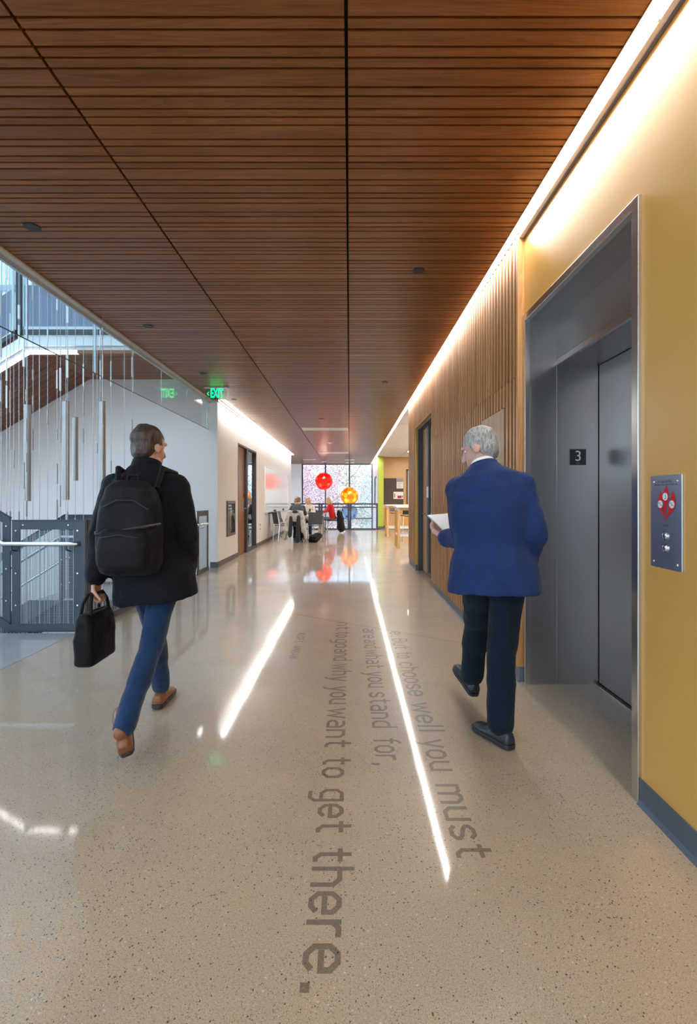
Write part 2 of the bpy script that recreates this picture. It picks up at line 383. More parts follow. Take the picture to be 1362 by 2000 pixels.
def slat_piece(y, z0, z1, nm='wall_slat', w=.036):
    k = (round(z0,3), round(z1,3), w)
    if k not in sm:
        o = MB().box((0,-w/2,0), (.034,w/2,z1-z0-.003)).build(nm, 'wslat'); sm[k] = o.data; bpy.data.objects.remove(o)
    piece(nm, sm[k], (SX,y,z0), wall_r)
y = 3.312; acc = (3.53, 4.12)
while y < 9.15:
    for z0, z1 in ((.10,1.17), (1.17,2.09), (2.09,3.05)):
        if 6.62 < y < 8.32 and z0 < 2: continue
        if 6.62 < y < 8.32: z0 = 2.487
        if acc[0] < y < acc[1]:
            if z0 == 1.17: z0 = 1.925
        slat_piece(y, z0, z1)
    y += .0735
tag(MB().box((SX,acc[0],1.172), (WX-.012,acc[1],1.922)).build('flat_panel', 'wpanel', wall_r, bevel=.002), 'smooth flat wood panel set among the slats behind the man in blue')
for a, b in ((-5,1.937), (3.228,6.64), (8.30,9.22)):
    x0 = WX-.008 if a < 0 else SX+.012
    nm = 'baseboard_right'
    struct(MB().box((x0,a,0), (WX,b,.102)).prism([(x0-.014,a,0),(x0,a,0),(x0,a,.016)], (0,b-a,0)), nm, 'base', 'slate blue rubber base along the right wall', 'baseboard')

# ceiling: black plenum with oak boards hung under it
ceil = MB().box((-2.50,-5,3.095), (1.10,19.5,3.3)).box((-3.7,19.5,3.095), (1.10,24.6,3.3)).box((1.10,-5,3.10), (1.30,24.6,3.3)).box((-2.55,-5,3.3), (5.3,24.6,3.5)).box((-3.7,19.5,3.3), (-2.5,24.6,3.5)).box((1.195,-5,3.3),(5.3,24.6,3.31))
ceil = struct(ceil, 'ceiling', 'black', 'dark oak board ceiling in three runs split by black slots', 'ceiling')
PAT = (.090, .047, .069, .047, .0488); GAP = .0125
COLS = ((-2.497,-1.270), (-1.256,-.020), (-.006,1.094))
cm = {}; rows = []; y = 1.998-.3018*24; k = 0
while y < 24.4: rows.append((y, PAT[k % 5])); y += PAT[k % 5]; k += 1
rest = MB(); n = 0
for y, w in rows:
    for ci, (x0, x1) in enumerate(COLS):
        if y > 8.62 and ci == 0: x0 = -2.268 if y < 19.5 else -3.6
        if 1.45 < y < 7.55 and n < 300:
            key = (ci, w)
            if key not in cm:
                o = MB().box((-(x1-x0)/2,0,0), ((x1-x0)/2,w-GAP,.024)).build('ceiling_slat', 'slat'); cm[key] = o.data; bpy.data.objects.remove(o)
            piece('ceiling_slat', cm[key], ((x0+x1)/2,y,HC), ceil); n += 1
        else: rest.box((x0,y,HC), (x1,y+w-GAP,HC+.024))
tag(rest.build('ceiling_slat_run', 'slat', ceil), kind='stuff')
struct(MB().box((-2.56,-5,3.04), (-2.50,8.62,3.6)), 'trim_1', 'offwhite', 'white painted edge of the ceiling over the stairwell', 'trim')
struct(MB().box((1.184,-5,3.018), (WX,3.23,3.032)).box((1.160,-5,3.072), (WX,3.232,3.080)), 'trim_2', 'grey_trim', 'grey metal angle along the top of the ochre wall', 'trim')
struct(MB().box((1.1575,9.22,3.045), (1.172,24.4,3.075)), 'trim_3', 'grey_trim', 'thin grey edge between the light line and the lounge ceiling', 'trim')
struct(MB().box((LX,8.62,3.025), (-2.388,19.5,3.06)), 'trim_4', 'grey_trim', 'grey edge line at the top of the white left wall', 'trim')

# the light lines
t = thing('linear_light', 'long white recessed light line along the right side of the ceiling', 'light', (1.13,9.7,3.07))
MB().box((1.101,-4.9,3.074), (1.157,24.3,3.080)).build('lens', 'lens', t)
MB().box((1.158,-4.9,3.030), (1.184,3.232,3.036)).box((1.158,-4.9,3.036), (1.161,3.232,3.072)).build('lip', 'lip', t)
MB().box((1.0945,-4.9,3.052), (1.0995,24.3,3.0795)).build('edge_trim', 'slat', t)
MB().box((1.098,-4.9,3.078), (1.10,24.3,3.098)).build('housing', 'plastic_w', t)
for y in (.6,1.76,2.92): MB().box((1.150,y,3.0292), (1.184,y+.012,3.040)).build('joiner', 'plastic_w', t)
t = thing('linear_light', 'shorter white recessed light line above the white left wall', 'light', (-2.33,14,3.07))
MB().box((-2.360,8.70,3.074), (-2.288,19.45,3.080)).build('lens', 'lens', t)
MB().box((-2.385,8.70,3.082), (-2.27,19.45,3.09)).box((-2.385,8.70,3.070), (-2.362,19.45,3.082)).box((-2.286,8.70,3.070), (-2.272,19.45,3.082)).build('housing', 'plastic_w', t)

t = thing('linear_light', 'unseen light line added behind the viewer as warm fill', 'light', (-2.0,-2.6,3.07))  # added fill lamp out of view, brightens the right wall and the walkers
MB().box((-2.2,-4.8,3.046), (-2.1,-.4,3.053)).build('lens', 'lens', t)
MB().box((-2.21,-4.81,3.047), (-2.2,-.39,3.055)).box((-2.1,-4.81,3.047), (-2.09,-.39,3.055)).build('housing', 'plastic_w', t)

# left wall, stairwell wall
wl = MB()
for a, b, z0, z1 in ((8.62,10.2,0,3.3), (10.2,12.2,2.46,3.3), (12.2,19.5,0,3.3)): wl.box((LX-.14,a,z0), (LX,b,z1))
struct(wl, 'wall_left', 'white', 'white left wall with door, whiteboard and light line', 'wall')
for a, b in ((8.62,10.2), (12.2,19.5)): struct(MB().box((LX,a,0), (LX+.008,b,.102)).prism([(LX+.008,a,0),(LX+.022,a,0),(LX+.008,a,.014)], (0,b-a,0)), 'baseboard_left', 'basebrown', 'grey rubber base along the white left wall', 'baseboard')
struct(MB().box((-2.535,8.606,0), (LX+.008,8.62,.102)), 'baseboard_corner', 'base', 'dark rubber base on the short corner return', 'baseboard')
pts = [(-2.412,-4),(-2.412,3.04),(-2.57,3.04),(-2.57,3.426),(-4.72,3.426),(-9,.884),(-9,-4)]
sw = struct(MB().prism([(x,8.621,z) for x,z in pts], (0,.1,0)), 'wall_stairwell', 'white', 'white stairwell wall with a sloping top edge', 'wall')
MB().beam((-4.72,8.615,3.385), (-9,8.615,.843), .012, .07, (0,0,1)).build('edge_band', 'offwhite', sw)
struct(MB().box((-5,8.73,-.3), (-4.9,19.5,3.3)).box((-4.9,19.4,0), (-2.6,19.5,3.3)), 'wall_room', 'white', 'white walls of the room behind the left door', 'wall')
struct(MB().box((-3.7,24.4,-4), (-2.43,24.55,3.3)).box((-3.7,19.5,-4), (-3.6,24.5,3.3)), 'wall_far', 'white', 'white wall left of the far window', 'wall')
struct(MB().box((1.2,20.0,0), (1.3,21.02,3.3)).box((1.2,21.02,2.3), (1.3,23.0,3.3)).box((1.2,21.02,0), (1.3,23.0,.95)).box((1.2,23.0,0), (1.3,24.5,3.3)).box((1.2,19.5,-4), (1.3,24.5,0)),
    'wall_nook', 'white', 'narrow white wall beside the far window with a small dark window', 'wall')
w = struct(MB().box((1.205,21.03,.95), (1.255,21.1,2.3)).box((1.205,22.92,.95), (1.255,22.99,2.3)).box((1.205,21.1,2.23), (1.255,22.92,2.3)).box((1.205,21.1,.95), (1.255,22.92,1.02)), 'window_2', 'frame', 'small dark framed window in the narrow white wall', 'window')
MB().box((1.228,21.1,1.02), (1.234,22.92,2.23)).build('pane', 'wglass', w)
struct(MB().box((1.2,19.94,0), (1.435,20.0,3.06)).box((1.40,20.0,0), (1.435,20.49,3.06)), 'wall_green', 'green', 'lime green painted pier at the lounge corner', 'wall')
struct(MB().box((1.435,20.5,0), (5.2,20.6,3.3)), 'wall_lounge', 'yellow', 'ochre painted lounge wall at the far right', 'wall')
struct(MB().box((1.20,19.932,0), (1.435,19.94,.1)).box((1.436,20.492,0), (5.2,20.5,.1)), 'baseboard_lounge', 'basebrown', 'dark rubber base under the lounge wall', 'baseboard')
struct(MB().box((5.2,-5,-.3), (5.3,24.6,3.5)).box((1.30,9.10,0), (5.2,9.2,3.3)), 'wall_lounge_side', 'white', 'white side walls of the lounge', 'wall')
lc = struct(MB().box((1.18,9.22,3.078), (5.2,20.5,3.09)), 'ceiling_lounge', 'grey_trim', 'white tile ceiling of the lounge', 'ceiling')
tm = None
for i in range(4):
    for j in range(10):
        if tm is None: o = MB().box((0,0,0), (.96,1.10,.02)).build('ceiling_tile', 'tile'); tm = o.data; bpy.data.objects.remove(o)
        if i == 1 and j in (1, 4, 7): continue
        piece('ceiling_tile', tm, (1.185+i*.975, 9.24+j*1.12, 3.058), lc)
for q, j in enumerate((1, 4, 7)):
    y0 = 9.24+j*1.12
    t = thing('troffer_light', ('nearest', 'middle', 'farthest')[q]+' recessed square light in the lounge ceiling', 'light', (2.64,y0+.55,3.06), 'lounge ceiling lights')
    MB().box((2.17,y0+.01,3.055), (3.12,y0+1.09,3.066)).build('frame', 'plastic_w', t); MB().box((2.22,y0+.06,3.050), (3.07,y0+1.04,3.0549)).build('lens', 'troffer', t)

# far window: three bays, storey-high glass beyond a floor opening
wf = MB()
for x in (-2.43,-1.24,-.005,1.165): wf.box((x-.035,24.40,-4), (x+.035,24.50,3.09))
for z in (3.05,.25,-.9,-4.0): wf.box((-2.43,24.405,z-.03), (1.165,24.495,z+.03))
w1 = struct(wf, 'window_1', 'frame', 'far three-bay window with dark frame full of autumn trees', 'window')
for i in range(3):
    a = (-2.395,-1.205,.03)[i]; b = (-1.275,-.04,1.13)[i]
    MB().box((a,24.447,-3.97), (b,24.453,3.02)).build('pane', 'wglass', w1)
struct(MB().box((-3.7,19.5,-4.3), (1.3,24.6,-4)), 'floor_well', 'landing', 'lower floor of the opening in front of the far window', 'floor')

# stairwell: sky-lit hall on the left
struct(MB().box((-9,-5,8.0), (-2.5,1.0,8.2)).box((-9,7.6,8.0), (-2.5,11.1,8.2)).box((-4.9,1.0,8.0), (-2.5,7.6,8.2)).box((-9,1.0,8.0), (-7.6,7.6,8.2)), 'ceiling_hall_added', 'offwhite', 'unseen white stairwell roof added to limit daylight, with a sized opening', 'ceiling')  # roof added out of view; its opening sets how much sky gets in
struct(MB().box((-2.56,-5,3.6), (-2.46,11,8.0)).box((-9.1,-5,-4), (-9,2.0,8)).box((-9.1,2.0,3.2), (-9,11,8)).box((-9.1,2,-4), (-9,11,.8)), 'wall_hall_added', 'white', 'unseen white stairwell hall walls added to limit daylight', 'wall')  # added out of view to hold back sky light; the left gap is tuned
wu = MB()
x = -9.0
while x < -2.6: wu.box((x,10.55,3.5), (x+.022,10.62,8)); x += .082
wu.box((-9,10.5,3.4), (-2.5,10.66,3.5)).box((-9,10.5,5.9), (-2.5,10.66,6.0))
w3 = struct(wu, 'window_3', 'lightframe', 'upper stairwell window with close vertical bars', 'window')
MB().box((-9,10.63,3.5), (-2.5,10.636,8)).build('pane', 'wglass', w3)
# ------------------------------------------------------------------ doors
d1 = struct(MB().box((LX-.13,10.2,0), (LX+.006,10.235,2.46)).box((LX-.13,12.165,0), (LX+.006,12.2,2.46)).box((LX-.13,10.235,2.42), (LX+.006,12.165,2.46)).box((LX-.13,11.08,0), (LX+.004,11.2,2.42)).box((LX-.13,11.2,0), (LX+.004,12.165,.06)), 'door_1', 'frame', 'brown wood door with dark glazed side frame in the white left wall', 'door')
MB().box((LX-.10,10.24,.008), (LX-.055,11.075,2.415)).build('leaf', 'wdoor', d1, bevel=.002)
MB().box((LX-.06,11.2,.06), (LX-.05,12.165,2.42)).build('side_glass', glassm('side_glass_tint', (.55,.58,.60), 2.2), d1)
h = MB().tube([(LX-.055,10.98,1.03),(LX+.005,10.98,1.03),(LX+.005,10.86,1.03)], .011).box((LX-.055,10.955,.95), (LX-.049,11.005,1.18)); h.build('handle', 'chrome', d1, smooth=True)
MB().box((LX-.049,10.955,1.3),(LX-.047,11.03,1.36)).build('closer_plate', 'chrome', d1)

fr = MB().box((SX+.05,8.262,.0), (1.31,8.30,2.485)).box((SX+.05,6.64,0), (1.31,6.68,2.485)).box((SX+.05,6.68,2.445), (1.31,8.262,2.485)).box((1.27,7.62,0), (1.32,7.79,2.445)).box((1.27,6.68,0), (1.32,7.62,.07))
d2 = struct(fr, 'door_2', 'frame', 'grey door with narrow side glass recessed in the wood slat wall', 'door')
MB().box((SX,8.285,.1), (SX+.052,8.302,2.49)).box((SX,6.64,2.47), (SX+.052,8.30,2.49)).box((SX,6.635,.1), (SX+.052,6.65,2.49)).build('amber_liner', 'tan', d2)
MB().box((1.283,7.795,.01), (1.325,8.258,2.44)).build('leaf', 'wpanel', d2, bevel=.002)
MB().box((1.29,6.685,.07), (1.298,7.615,2.44)).build('side_glass', glassm('side_glass_dark', (.45,.47,.5), 2.6), d2)
MB().tube([(1.283,7.87,1.0),(1.235,7.87,1.0),(1.235,7.98,1.0)], .012).disc((1.283,7.87,1.0), .03, (-1,0,0), .008).build('handle', 'chrome', d2, smooth=True)
MB().box((1.266,7.62,1.27), (1.270,7.78,1.45)).build('notice', 'paper', d2)
struct(MB().box((1.335,6.5,-.01), (1.36,8.5,2.6)), 'wall_door_room', 'black', 'dark room behind the recessed door', 'wall')

# ------------------------------------------------------------------ elevator
el = thing('elevator_entrance', 'brushed steel elevator entrance with deep stepped frame in the ochre wall', 'elevator', (1.4,2.55,0))
X0, X1, X2 = 1.180, 1.394, 1.676
MB().box((X0,1.937,0), (WX+.02,1.982,2.493)).box((WX+.02,1.94,0), (X2,1.982,2.49)).build('near_jamb', 'steelh', el, bevel=.002)
MB().box((X0,3.184,0), (WX+.02,3.228,2.493)).build('far_trim', 'steelh', el, bevel=.002)
MB().box((X0,1.982,2.448), (WX+.02,3.184,2.493)).build('head_trim', 'steelh', el, bevel=.002)
MB().box((WX,3.185,0), (X1,3.23,2.46)).build('outer_jamb_panel', 'steel', el)
MB().box((X1+.0035,3.1853,0), (X2,3.235,2.19)).box((X1,3.181,0),(X1+.0035,3.2,2.19)).build('inner_jamb_panel', 'steel', el)
MB().box((WX+.02,1.982,2.448), (X1+.02,3.20,2.47)).build('outer_soffit', 'steel', el)
MB().box((X1,1.982,2.188), (X1+.02,3.19,2.450)).build('transom_panel', 'steel', el)
MB().box((X1-.003,1.982,2.146), (X1+.02,3.19,2.184)).build('transom_lip', 'steelh', el)
MB().box((X1+.02,1.982,2.146), (X2+.01,3.20,2.16)).build('inner_soffit', 'steel', el)
MB().box((X2,2.60,.012), (X2+.03,3.178,2.143)).build('door_panel', 'steel', el, bevel=.002)
MB().box((X2+.02,1.985,.012), (X2+.05,2.606,2.143)).build('door_panel', 'steel', el, bevel=.002)
sl = MB().box((X2-.03,1.985,-.02), (X2+.06,3.18,.006)); si = sl.build('door_sill', 'steelh', el)
MB().box((X2-.02,1.985,.006), (X2-.012,3.18,.007)).box((X2-.004,1.985,.006), (X2+.004,3.18,.007)).build('sill_groove', 'black', si)
npl = MB().box((X1+.088,3.178,1.475), (X1+.194,3.1852,1.581)).build('number_plate', 'plastic_k', el)
text('3', .098, 'white_ink', 'numeral', npl, lambda u, v: (X1+.141+u, 3.1775, 1.532+v))
b = MB()
for i, j in ((0,0),(1,0)): b.disc((X1+.132+i*.012,3.178,1.488+j*.01), .0022, (0,-1,0), .0012, 8)
b.build('braille_dot', 'white_ink', npl)
np2 = MB().box((X1+.088,1.982,1.475), (X1+.194,1.989,1.581)).build('number_plate', 'plastic_k', el)
text('3', .098, 'white_ink', 'numeral', np2, lambda u, v: (X1+.141-u, 1.9897, 1.532+v))
struct(MB().box((X2+.06,1.8,0), (X2+.1,3.4,2.6)), 'wall_shaft', 'black', 'dark elevator shaft behind the doors', 'wall')

# call panel
PX = WX-.006; pc = (1.781, 1.1595)
cp = thing('call_panel', 'brushed steel call panel with a red flame emblem and two round buttons', 'elevator panel', (WX,pc[0],.983))
MB().box((PX,1.693,.983), (WX,1.869,1.336)).build('plate', 'plate', cp, bevel=.001)
for dy in (-.065,.068):
    for z in (1.005,1.312): MB().ell((PX,pc[0]+dy,z), (.003,.0055,.0055), n=10, m=7).build('screw', 'chrome', cp, smooth=True)
for z in (1.061,1.107):
    bt = MB().tube([(PX+.001,pc[0],z),(PX-.003,pc[0],z)], [.0165,.0158], 24).build('button', 'chrome', cp, smooth=True)
    MB().ell((PX-.003,pc[0],z), (.004,.0135,.0135), n=20, m=9).build('button_cap', 'chrome', bt, smooth=True)
pl = lambda e: (lambda u, v: (PX-e, pc[0]-u, v))
P1 = pl(.0006); P2 = pl(.0011); P3 = pl(.0016)
def outline(ctrl, n=8):
    """closed Catmull-Rom curve through ctrl; a point given twice stays sharp"""
    out = []; m = len(ctrl)
    for i in range(m):
        p0, p1, p2, p3 = (V((*ctrl[(i+k) % m], 0)) for k in (-1,0,1,2))
        if (p1-p2).length < 1e-9: continue
        for s in range(n):
            t_ = s/n; q = .5*((2*p1)+(p2-p0)*t_+(2*p0-5*p1+4*p2-p3)*t_*t_+(3*p1-p0-3*p2+p3)*t_**3); out.append((q.x, q.y))
    return out
def flame(ctrl): 
    mb = MB(); o = outline(ctrl); mb.add([P1(u, v) for u, v in o], [tuple(range(len(o)))]); return mb
fl = [
 [(.004,1.298),(.004,1.298),(.018,1.268),(.016,1.240),(.007,1.215),(.003,1.196),(.003,1.178),(.003,1.178),(-.008,1.200),(-.008,1.225),(-.016,1.245),(-.016,1.265)],
 [(-.029,1.276),(-.029,1.276),(-.016,1.250),(-.013,1.225),(-.014,1.205),(-.006,1.182),(.003,1.160),(.003,1.160),(-.018,1.190),(-.040,1.212),(-.044,1.235)],
 [(.039,1.277),(.039,1.277),(.054,1.245),(.052,1.215),(.030,1.192),(.012,1.180),(.004,1.160),(.004,1.160),(.006,1.186),(.016,1.200),(.020,1.228)]]
em = MB()
for c in fl: q = flame(c); em.add(q.v, q.f)
emb = em.build('flame_emblem', 'flame', cp)
dk = MB(); sg = MB()
for i, (u, v) in enumerate(((-.001,1.2545),(-.029,1.226),(.036,1.226))):
    n_ = 28; dk.add([P2(u+.0145*math.cos(2*math.pi*k/n_), v+.0145*math.sin(2*math.pi*k/n_)) for k in range(n_)], [tuple(range(n_))])
    def line(a, b, w=.0011):
        a, b = V((*a,0)), V((*b,0)); d = (b-a).normalized(); s_ = V((-d.y,d.x,0))*w
        sg.add([P3(q.x,q.y) for q in (a+s_,b+s_,b-s_,a-s_)], [(0,1,2,3)])
    if i == 0:      # walking figure on steps
        for a, b in (((u,v+.002),(u+.002,v+.007)),((u,v+.002),(u+.005,v-.003)),((u+.005,v-.003),(u-.003,v-.009)),((u-.003,v+.006),(u+.005,v+.002)),((u-.004,v-.010),(u+.006,v-.006))): line(a, b)
        sg.add([P3(u+.001+.002*math.cos(k*.785),v+.010+.002*math.sin(k*.785)) for k in range(8)], [tuple(range(8))])
    else:           # struck-out pictograms
        line((u-.013,v+.006), (u+.013,v-.006), .0013)
        for k in range(3): line((u-.006+k*.005,v-.008), (u-.006+k*.005,v-.003), .0008); line((u-.006+k*.005,v+.004), (u-.006+k*.005,v+.009), .0008)
dk.build('emblem_disc', 'white_ink', emb); sg.build('pictogram', 'pprint', emb)
text('In Case Of Fire', .0125, 'pblack', 'lettering', cp, lambda u, v: P1(u-.003, 1.3155-.004+v))
text('Elevators Are Out Of Service', .0105, 'pblack', 'lettering', cp, lambda u, v: P1(u+.001, 1.3005+v))
text('Use Exit', .0105, 'pblack', 'lettering', cp, lambda u, v: P1(u+.002, 1.1465+v))

# ------------------------------------------------------------------ floor lettering
G = {
'n': (.80,[[(.08,0),(.08,1)],[(.08,.92),(.5,.92),(.71,.72),(.71,0)]]), 'm': (1.22,[[(.08,0),(.08,1)],[(.08,.92),(.42,.92),(.6,.75),(.6,0)],[(.6,.75),(.72,.92),(.95,.92),(1.14,.72),(1.14,0)]]),
'u': (.80,[[(.08,1),(.08,.28),(.28,.08),(.71,.08)],[(.71,1),(.71,0)]]), 'o': (.80,[[(.28,.92),(.52,.92),(.72,.72),(.72,.28),(.52,.08),(.28,.08),(.08,.28),(.08,.72),(.28,.92)]]),
'e': (.80,[[(.17,.48),(.72,.48),(.72,.72),(.52,.92),(.28,.92),(.08,.72),(.08,.28),(.28,.08),(.52,.08),(.70,.24)]]),
'a': (.78,[[(.1,.92),(.5,.92),(.7,.74),(.7,0)],[(.7,.55),(.26,.55),(.08,.42),(.08,.22),(.26,.08),(.7,.08)]]),
't': (.66,[[(.28,1.3),(.28,.26),(.44,.08),(.62,.08)],[(.02,.92),(.62,.92)]]), 'f': (.62,[[(.28,0),(.28,1.15),(.44,1.32),(.62,1.32)],[(.02,.92),(.60,.92)]]),
'g': (.80,[[(.72,1),(.72,-.2),(.54,-.38),(.12,-.38)],[(.72,.92),(.28,.92),(.08,.72),(.08,.28),(.28,.08),(.72,.08)]]), 'd': (.80,[[(.72,0),(.72,1.4)],[(.72,.92),(.28,.92),(.08,.72),(.08,.28),(.28,.08),(.72,.08)]]),
'h': (.80,[[(.08,0),(.08,1.4)],[(.08,.92),(.5,.92),(.71,.72),(.71,0)]]), 'w': (1.12,[[(.07,1),(.3,.05),(.56,.85),(.82,.05),(1.05,1)]]), 'y': (.80,[[(.07,1),(.40,.06)],[(.74,1),(.36,-.28),(.24,-.38),(.1,-.38)]]),
'r': (.56,[[(.08,0),(.08,1)],[(.08,.76),(.26,.92),(.54,.92)]]), 's': (.78,[[(.70,.76),(.52,.92),(.28,.92),(.10,.78),(.10,.66),(.24,.54),(.54,.46),(.69,.34),(.69,.22),(.52,.08),(.26,.08),(.08,.24)]]),
'c': (.76,[[(.70,.76),(.52,.92),(.28,.92),(.08,.72),(.08,.28),(.28,.08),(.52,.08),(.70,.24)]]), 'l': (.24,[[(.10,1.4),(.10,0)]]), '.': (.30,[[(.06,.12),(.30,.12)]]), ',': (.30,[[(.06,.1),(.28,.1)],[(.22,.1),(.12,-.22)]]),
'B': (.86,[[(.08,0),(.08,1.4)],[(.08,1.32),(.54,1.32),(.72,1.16),(.72,.9),(.56,.74),(.08,.74)],[(.56,.74),(.76,.56),(.76,.26),(.58,.08),(.08,.08)]]),
'K': (.84,[[(.08,0),(.08,1.4)],[(.74,1.4),(.16,.7),(.76,0)]]), 'O': (.86,[[(.28,1.32),(.56,1.32),(.76,1.12),(.76,.28),(.56,.08),(.28,.08),(.08,.28),(.08,1.12),(.28,1.32)]]), 'F': (.74,[[(.08,0),(.08,1.4)],[(.08,1.32),(.70,1.32)],[(.08,.72),(.62,.72)]]),
'I': (.50,[[(.25,0),(.25,1.4)],[(.02,1.32),(.48,1.32)],[(.02,.08),(.48,.08)]]), 'A': (.90,[[(.06,0),(.42,1.36),(.80,0)],[(.2,.38),(.66,.38)]]), 'N': (.88,[[(.08,0),(.08,1.4)],[(.08,1.3),(.74,.1)],[(.74,0),(.74,1.4)]])}
def stroke(mb, pts, w, mp):
    P = [V((*p,0)) for p in pts]; closed = (P[0]-P[-1]).length < 1e-6
    if closed: P = P[:-1]
    n_ = len(P); L = []; Rr = []
    for i in range(n_):
        a = P[i]-P[i-1] if (i or closed) else P[1]-P[0]; b = P[(i+1) % n_]-P[i] if (i < n_-1 or closed) else P[-1]-P[-2]
        a.normalize(); b.normalize(); na, nb = V((-a.y,a.x,0)), V((-b.y,b.x,0)); m_ = (na+nb); m_ = m_.normalized()/max(.45, m_.normalized().dot(na))
        L.append(P[i]+m_*w/2); Rr.append(P[i]-m_*w/2)
    fs = [(i, (i+1) % n_, n_+(i+1) % n_, n_+i) for i in range(n_ if closed else n_-1)]
    q = [V(mp(p.x, p.y)) for p in L+Rr]
    mb.add(q, [f if (q[f[1]]-q[f[0]]).cross(q[f[2]]-q[f[1]]).z > 0 else f[::-1] for f in fs])
def words(base, xh, lst, sw=.165):
    mb = MB(); lay = [0]
    for wd, ya, yb in lst:
        adv = sum(G[c][0]+.16 for c in wd)-.16; k = (ya-yb)/adv*.95; x = 0
        for c in wd:
            gw, ss = G[c]
            for pts in ss:
                lay[0] = (lay[0]+1) % 7
                zl = .0006+lay[0]*.00004
                stroke(mb, pts, .24 if c == '.' else sw, lambda u, v, x=x: (base+v*xh, ya-(x+u)*k, zl))
            x += gw+.16
    return mb
words(-.127, .103, [('nt',4.786,4.50),('to',4.441,4.249),('go',4.212,3.955),('and',3.93,3.636),('why',3.58,3.22),('you',3.152,2.861),('want',2.82,2.349),('to',2.286,2.106),('get',2.034,1.75),('there.',1.69,1.168)]).build('lettering', 'ink', floor)
words(.124, .100, [('are',4.55,4.225),('and',4.189,3.944),('what',3.911,3.466),('you',3.414,3.112),('stand',3.055,2.552),('for,',2.467,2.2)]).build('lettering', 'ink', floor)
words(.373, .100, [('e.',4.45,4.286),('But',4.225,3.92),('to',3.851,3.696),('choose',3.614,2.962),('well',2.90,2.509),('you',2.456,2.152),('must',2.069,1.616)]).build('lettering', 'ink', floor)
words(-.475, .049, [('KOFI',4.395,4.10),('ANNAN',4.02,3.68)], .17).build('lettering', 'ink', floor)
# ------------------------------------------------------------------ exit sign
ex = thing('exit_sign', 'clear green-lit exit sign hanging from the wood ceiling by the left wall', 'exit sign', (-2.147,7.67,HC))
sx0, sx1, sz0, sz1 = at(402,7.67), at(443,7.67), 2.868, 3.042
MB().box((sx0-.02,7.655,3.036), (sx1+.04,7.685,3.055)).build('mount', 'plastic_w', ex)
MB().box((sx0,7.667,sz0), (sx1,7.673,3.036)).build('panel', 'acrylic', ex)
text('EXIT', .205, 'exitg', 'lettering', ex, lambda u, v: ((at(411,7.67)+at(437,7.67))/2+u*.50, 7.664, 2.953+v), bold=.005)
mb = MB()
for s in (-1,1): mb.beam((at(405,7.67),7.664,2.953), (at(408.5,7.67),7.664,2.953+s*.028), .002, .008, (1,0,0))
mb.build('arrow', 'exitg', ex)

# ------------------------------------------------------------------ ceiling devices
for px, py, r, lab in ((63,443,.050,'nearest black disc in the wood ceiling, by the stairwell edge'), (290,637,.050,'second black disc along the stairwell edge of the wood ceiling'), (397,729,.050,'third black disc along the stairwell edge, just before the exit sign'),
        (457,780,.050,'black disc in the wood ceiling just beyond the exit sign'), (818,528,.048,'nearest black disc in the right run of the wood ceiling'), (752,746,.048,'farther black disc in the right run of the wood ceiling'),
        (628,818,.06,'black disc in the middle ceiling run before the white linear vents')):
    Y = (HC-CH)*F/(CY-py); c = (at(px,Y),Y,HC)
    d = thing('sprinkler_cover', lab, 'sprinkler', c)
    MB().disc((c[0],c[1],HC-.006), r, (0,0,1), .010, 28).build('cover', 'sprk', d, smooth=True)
    MB().tube([(c[0],c[1],HC-.004),(c[0],c[1],HC+.03)], r*.6, 20).build('collar', 'plastic_k', d, smooth=True)
Y = 15.1; c = (at(644.5,Y),Y,HC)
d = thing('smoke_detector', 'small white smoke detector dome in the far wood ceiling', 'smoke detector', c)
MB().disc((c[0],c[1],HC-.02), .075, (0,0,1), .02, 24).build('base', 'plastic_w', d, smooth=True); MB().ell((c[0],c[1],HC-.02), (.06,.06,.03)).build('dome', 'plastic_w', d, smooth=True)
for x0, x1, y0, y1, lab in ((591,680,11.95,12.4,'nearest white linear air vent across the wood ceiling'), (622,681,18.1,18.7,'second white linear air vent across the wood ceiling'), (592,617,21.4,21.7,'short white linear vent near the far window head')):
    ym = (y0+y1)/2; a, b = at(x0,ym), at(x1,ym)
    d = thing('linear_vent', lab, 'vent', ((a+b)/2,ym,HC))
    MB().box((a,y0,HC-.012), (b,y0+.05,HC)).box((a,y1-.05,HC-.012), (b,y1,HC)).box((a,y0+.05,HC-.012), (a+.03,y1-.05,HC)).box((b-.03,y0+.05,HC-.012), (b,y1-.05,HC)).build('frame', 'plastic_w', d)
    for k in range(5): yy = y0+.06+k*(y1-y0-.12)/4.4; MB().box((a+.03,yy,HC-.009), (b-.03,yy+(y1-y0)*.11,HC-.001)).build('blade', 'offwhite', d)
for i, (px, py) in enumerate(((678,897.5),(688,897.5),(678,903),(688,903),(633,901))):
    Y = (HC-CH)*F/(CY-py); c = (at(px,Y),Y,HC)
    d = thing('ceiling_downlight', ('left one of the nearer pair of pale ceiling discs before the window','right one of the nearer pair of pale ceiling discs before the window','left one of the farther pair of pale ceiling discs before the window','right one of the farther pair of pale ceiling discs before the window','single pale ceiling disc above the red lamp')[i], 'ceiling canopy', c, 'pale discs on the ceiling before the window')
    MB().disc((c[0],c[1],HC-.03), .10, (0,0,1), .03, 24).build('canopy', 'plastic_w', d, smooth=True); MB().disc((c[0],c[1],HC-.034), .07, (0,0,1), .004, 20).build('cap', 'chrome', d, smooth=True)

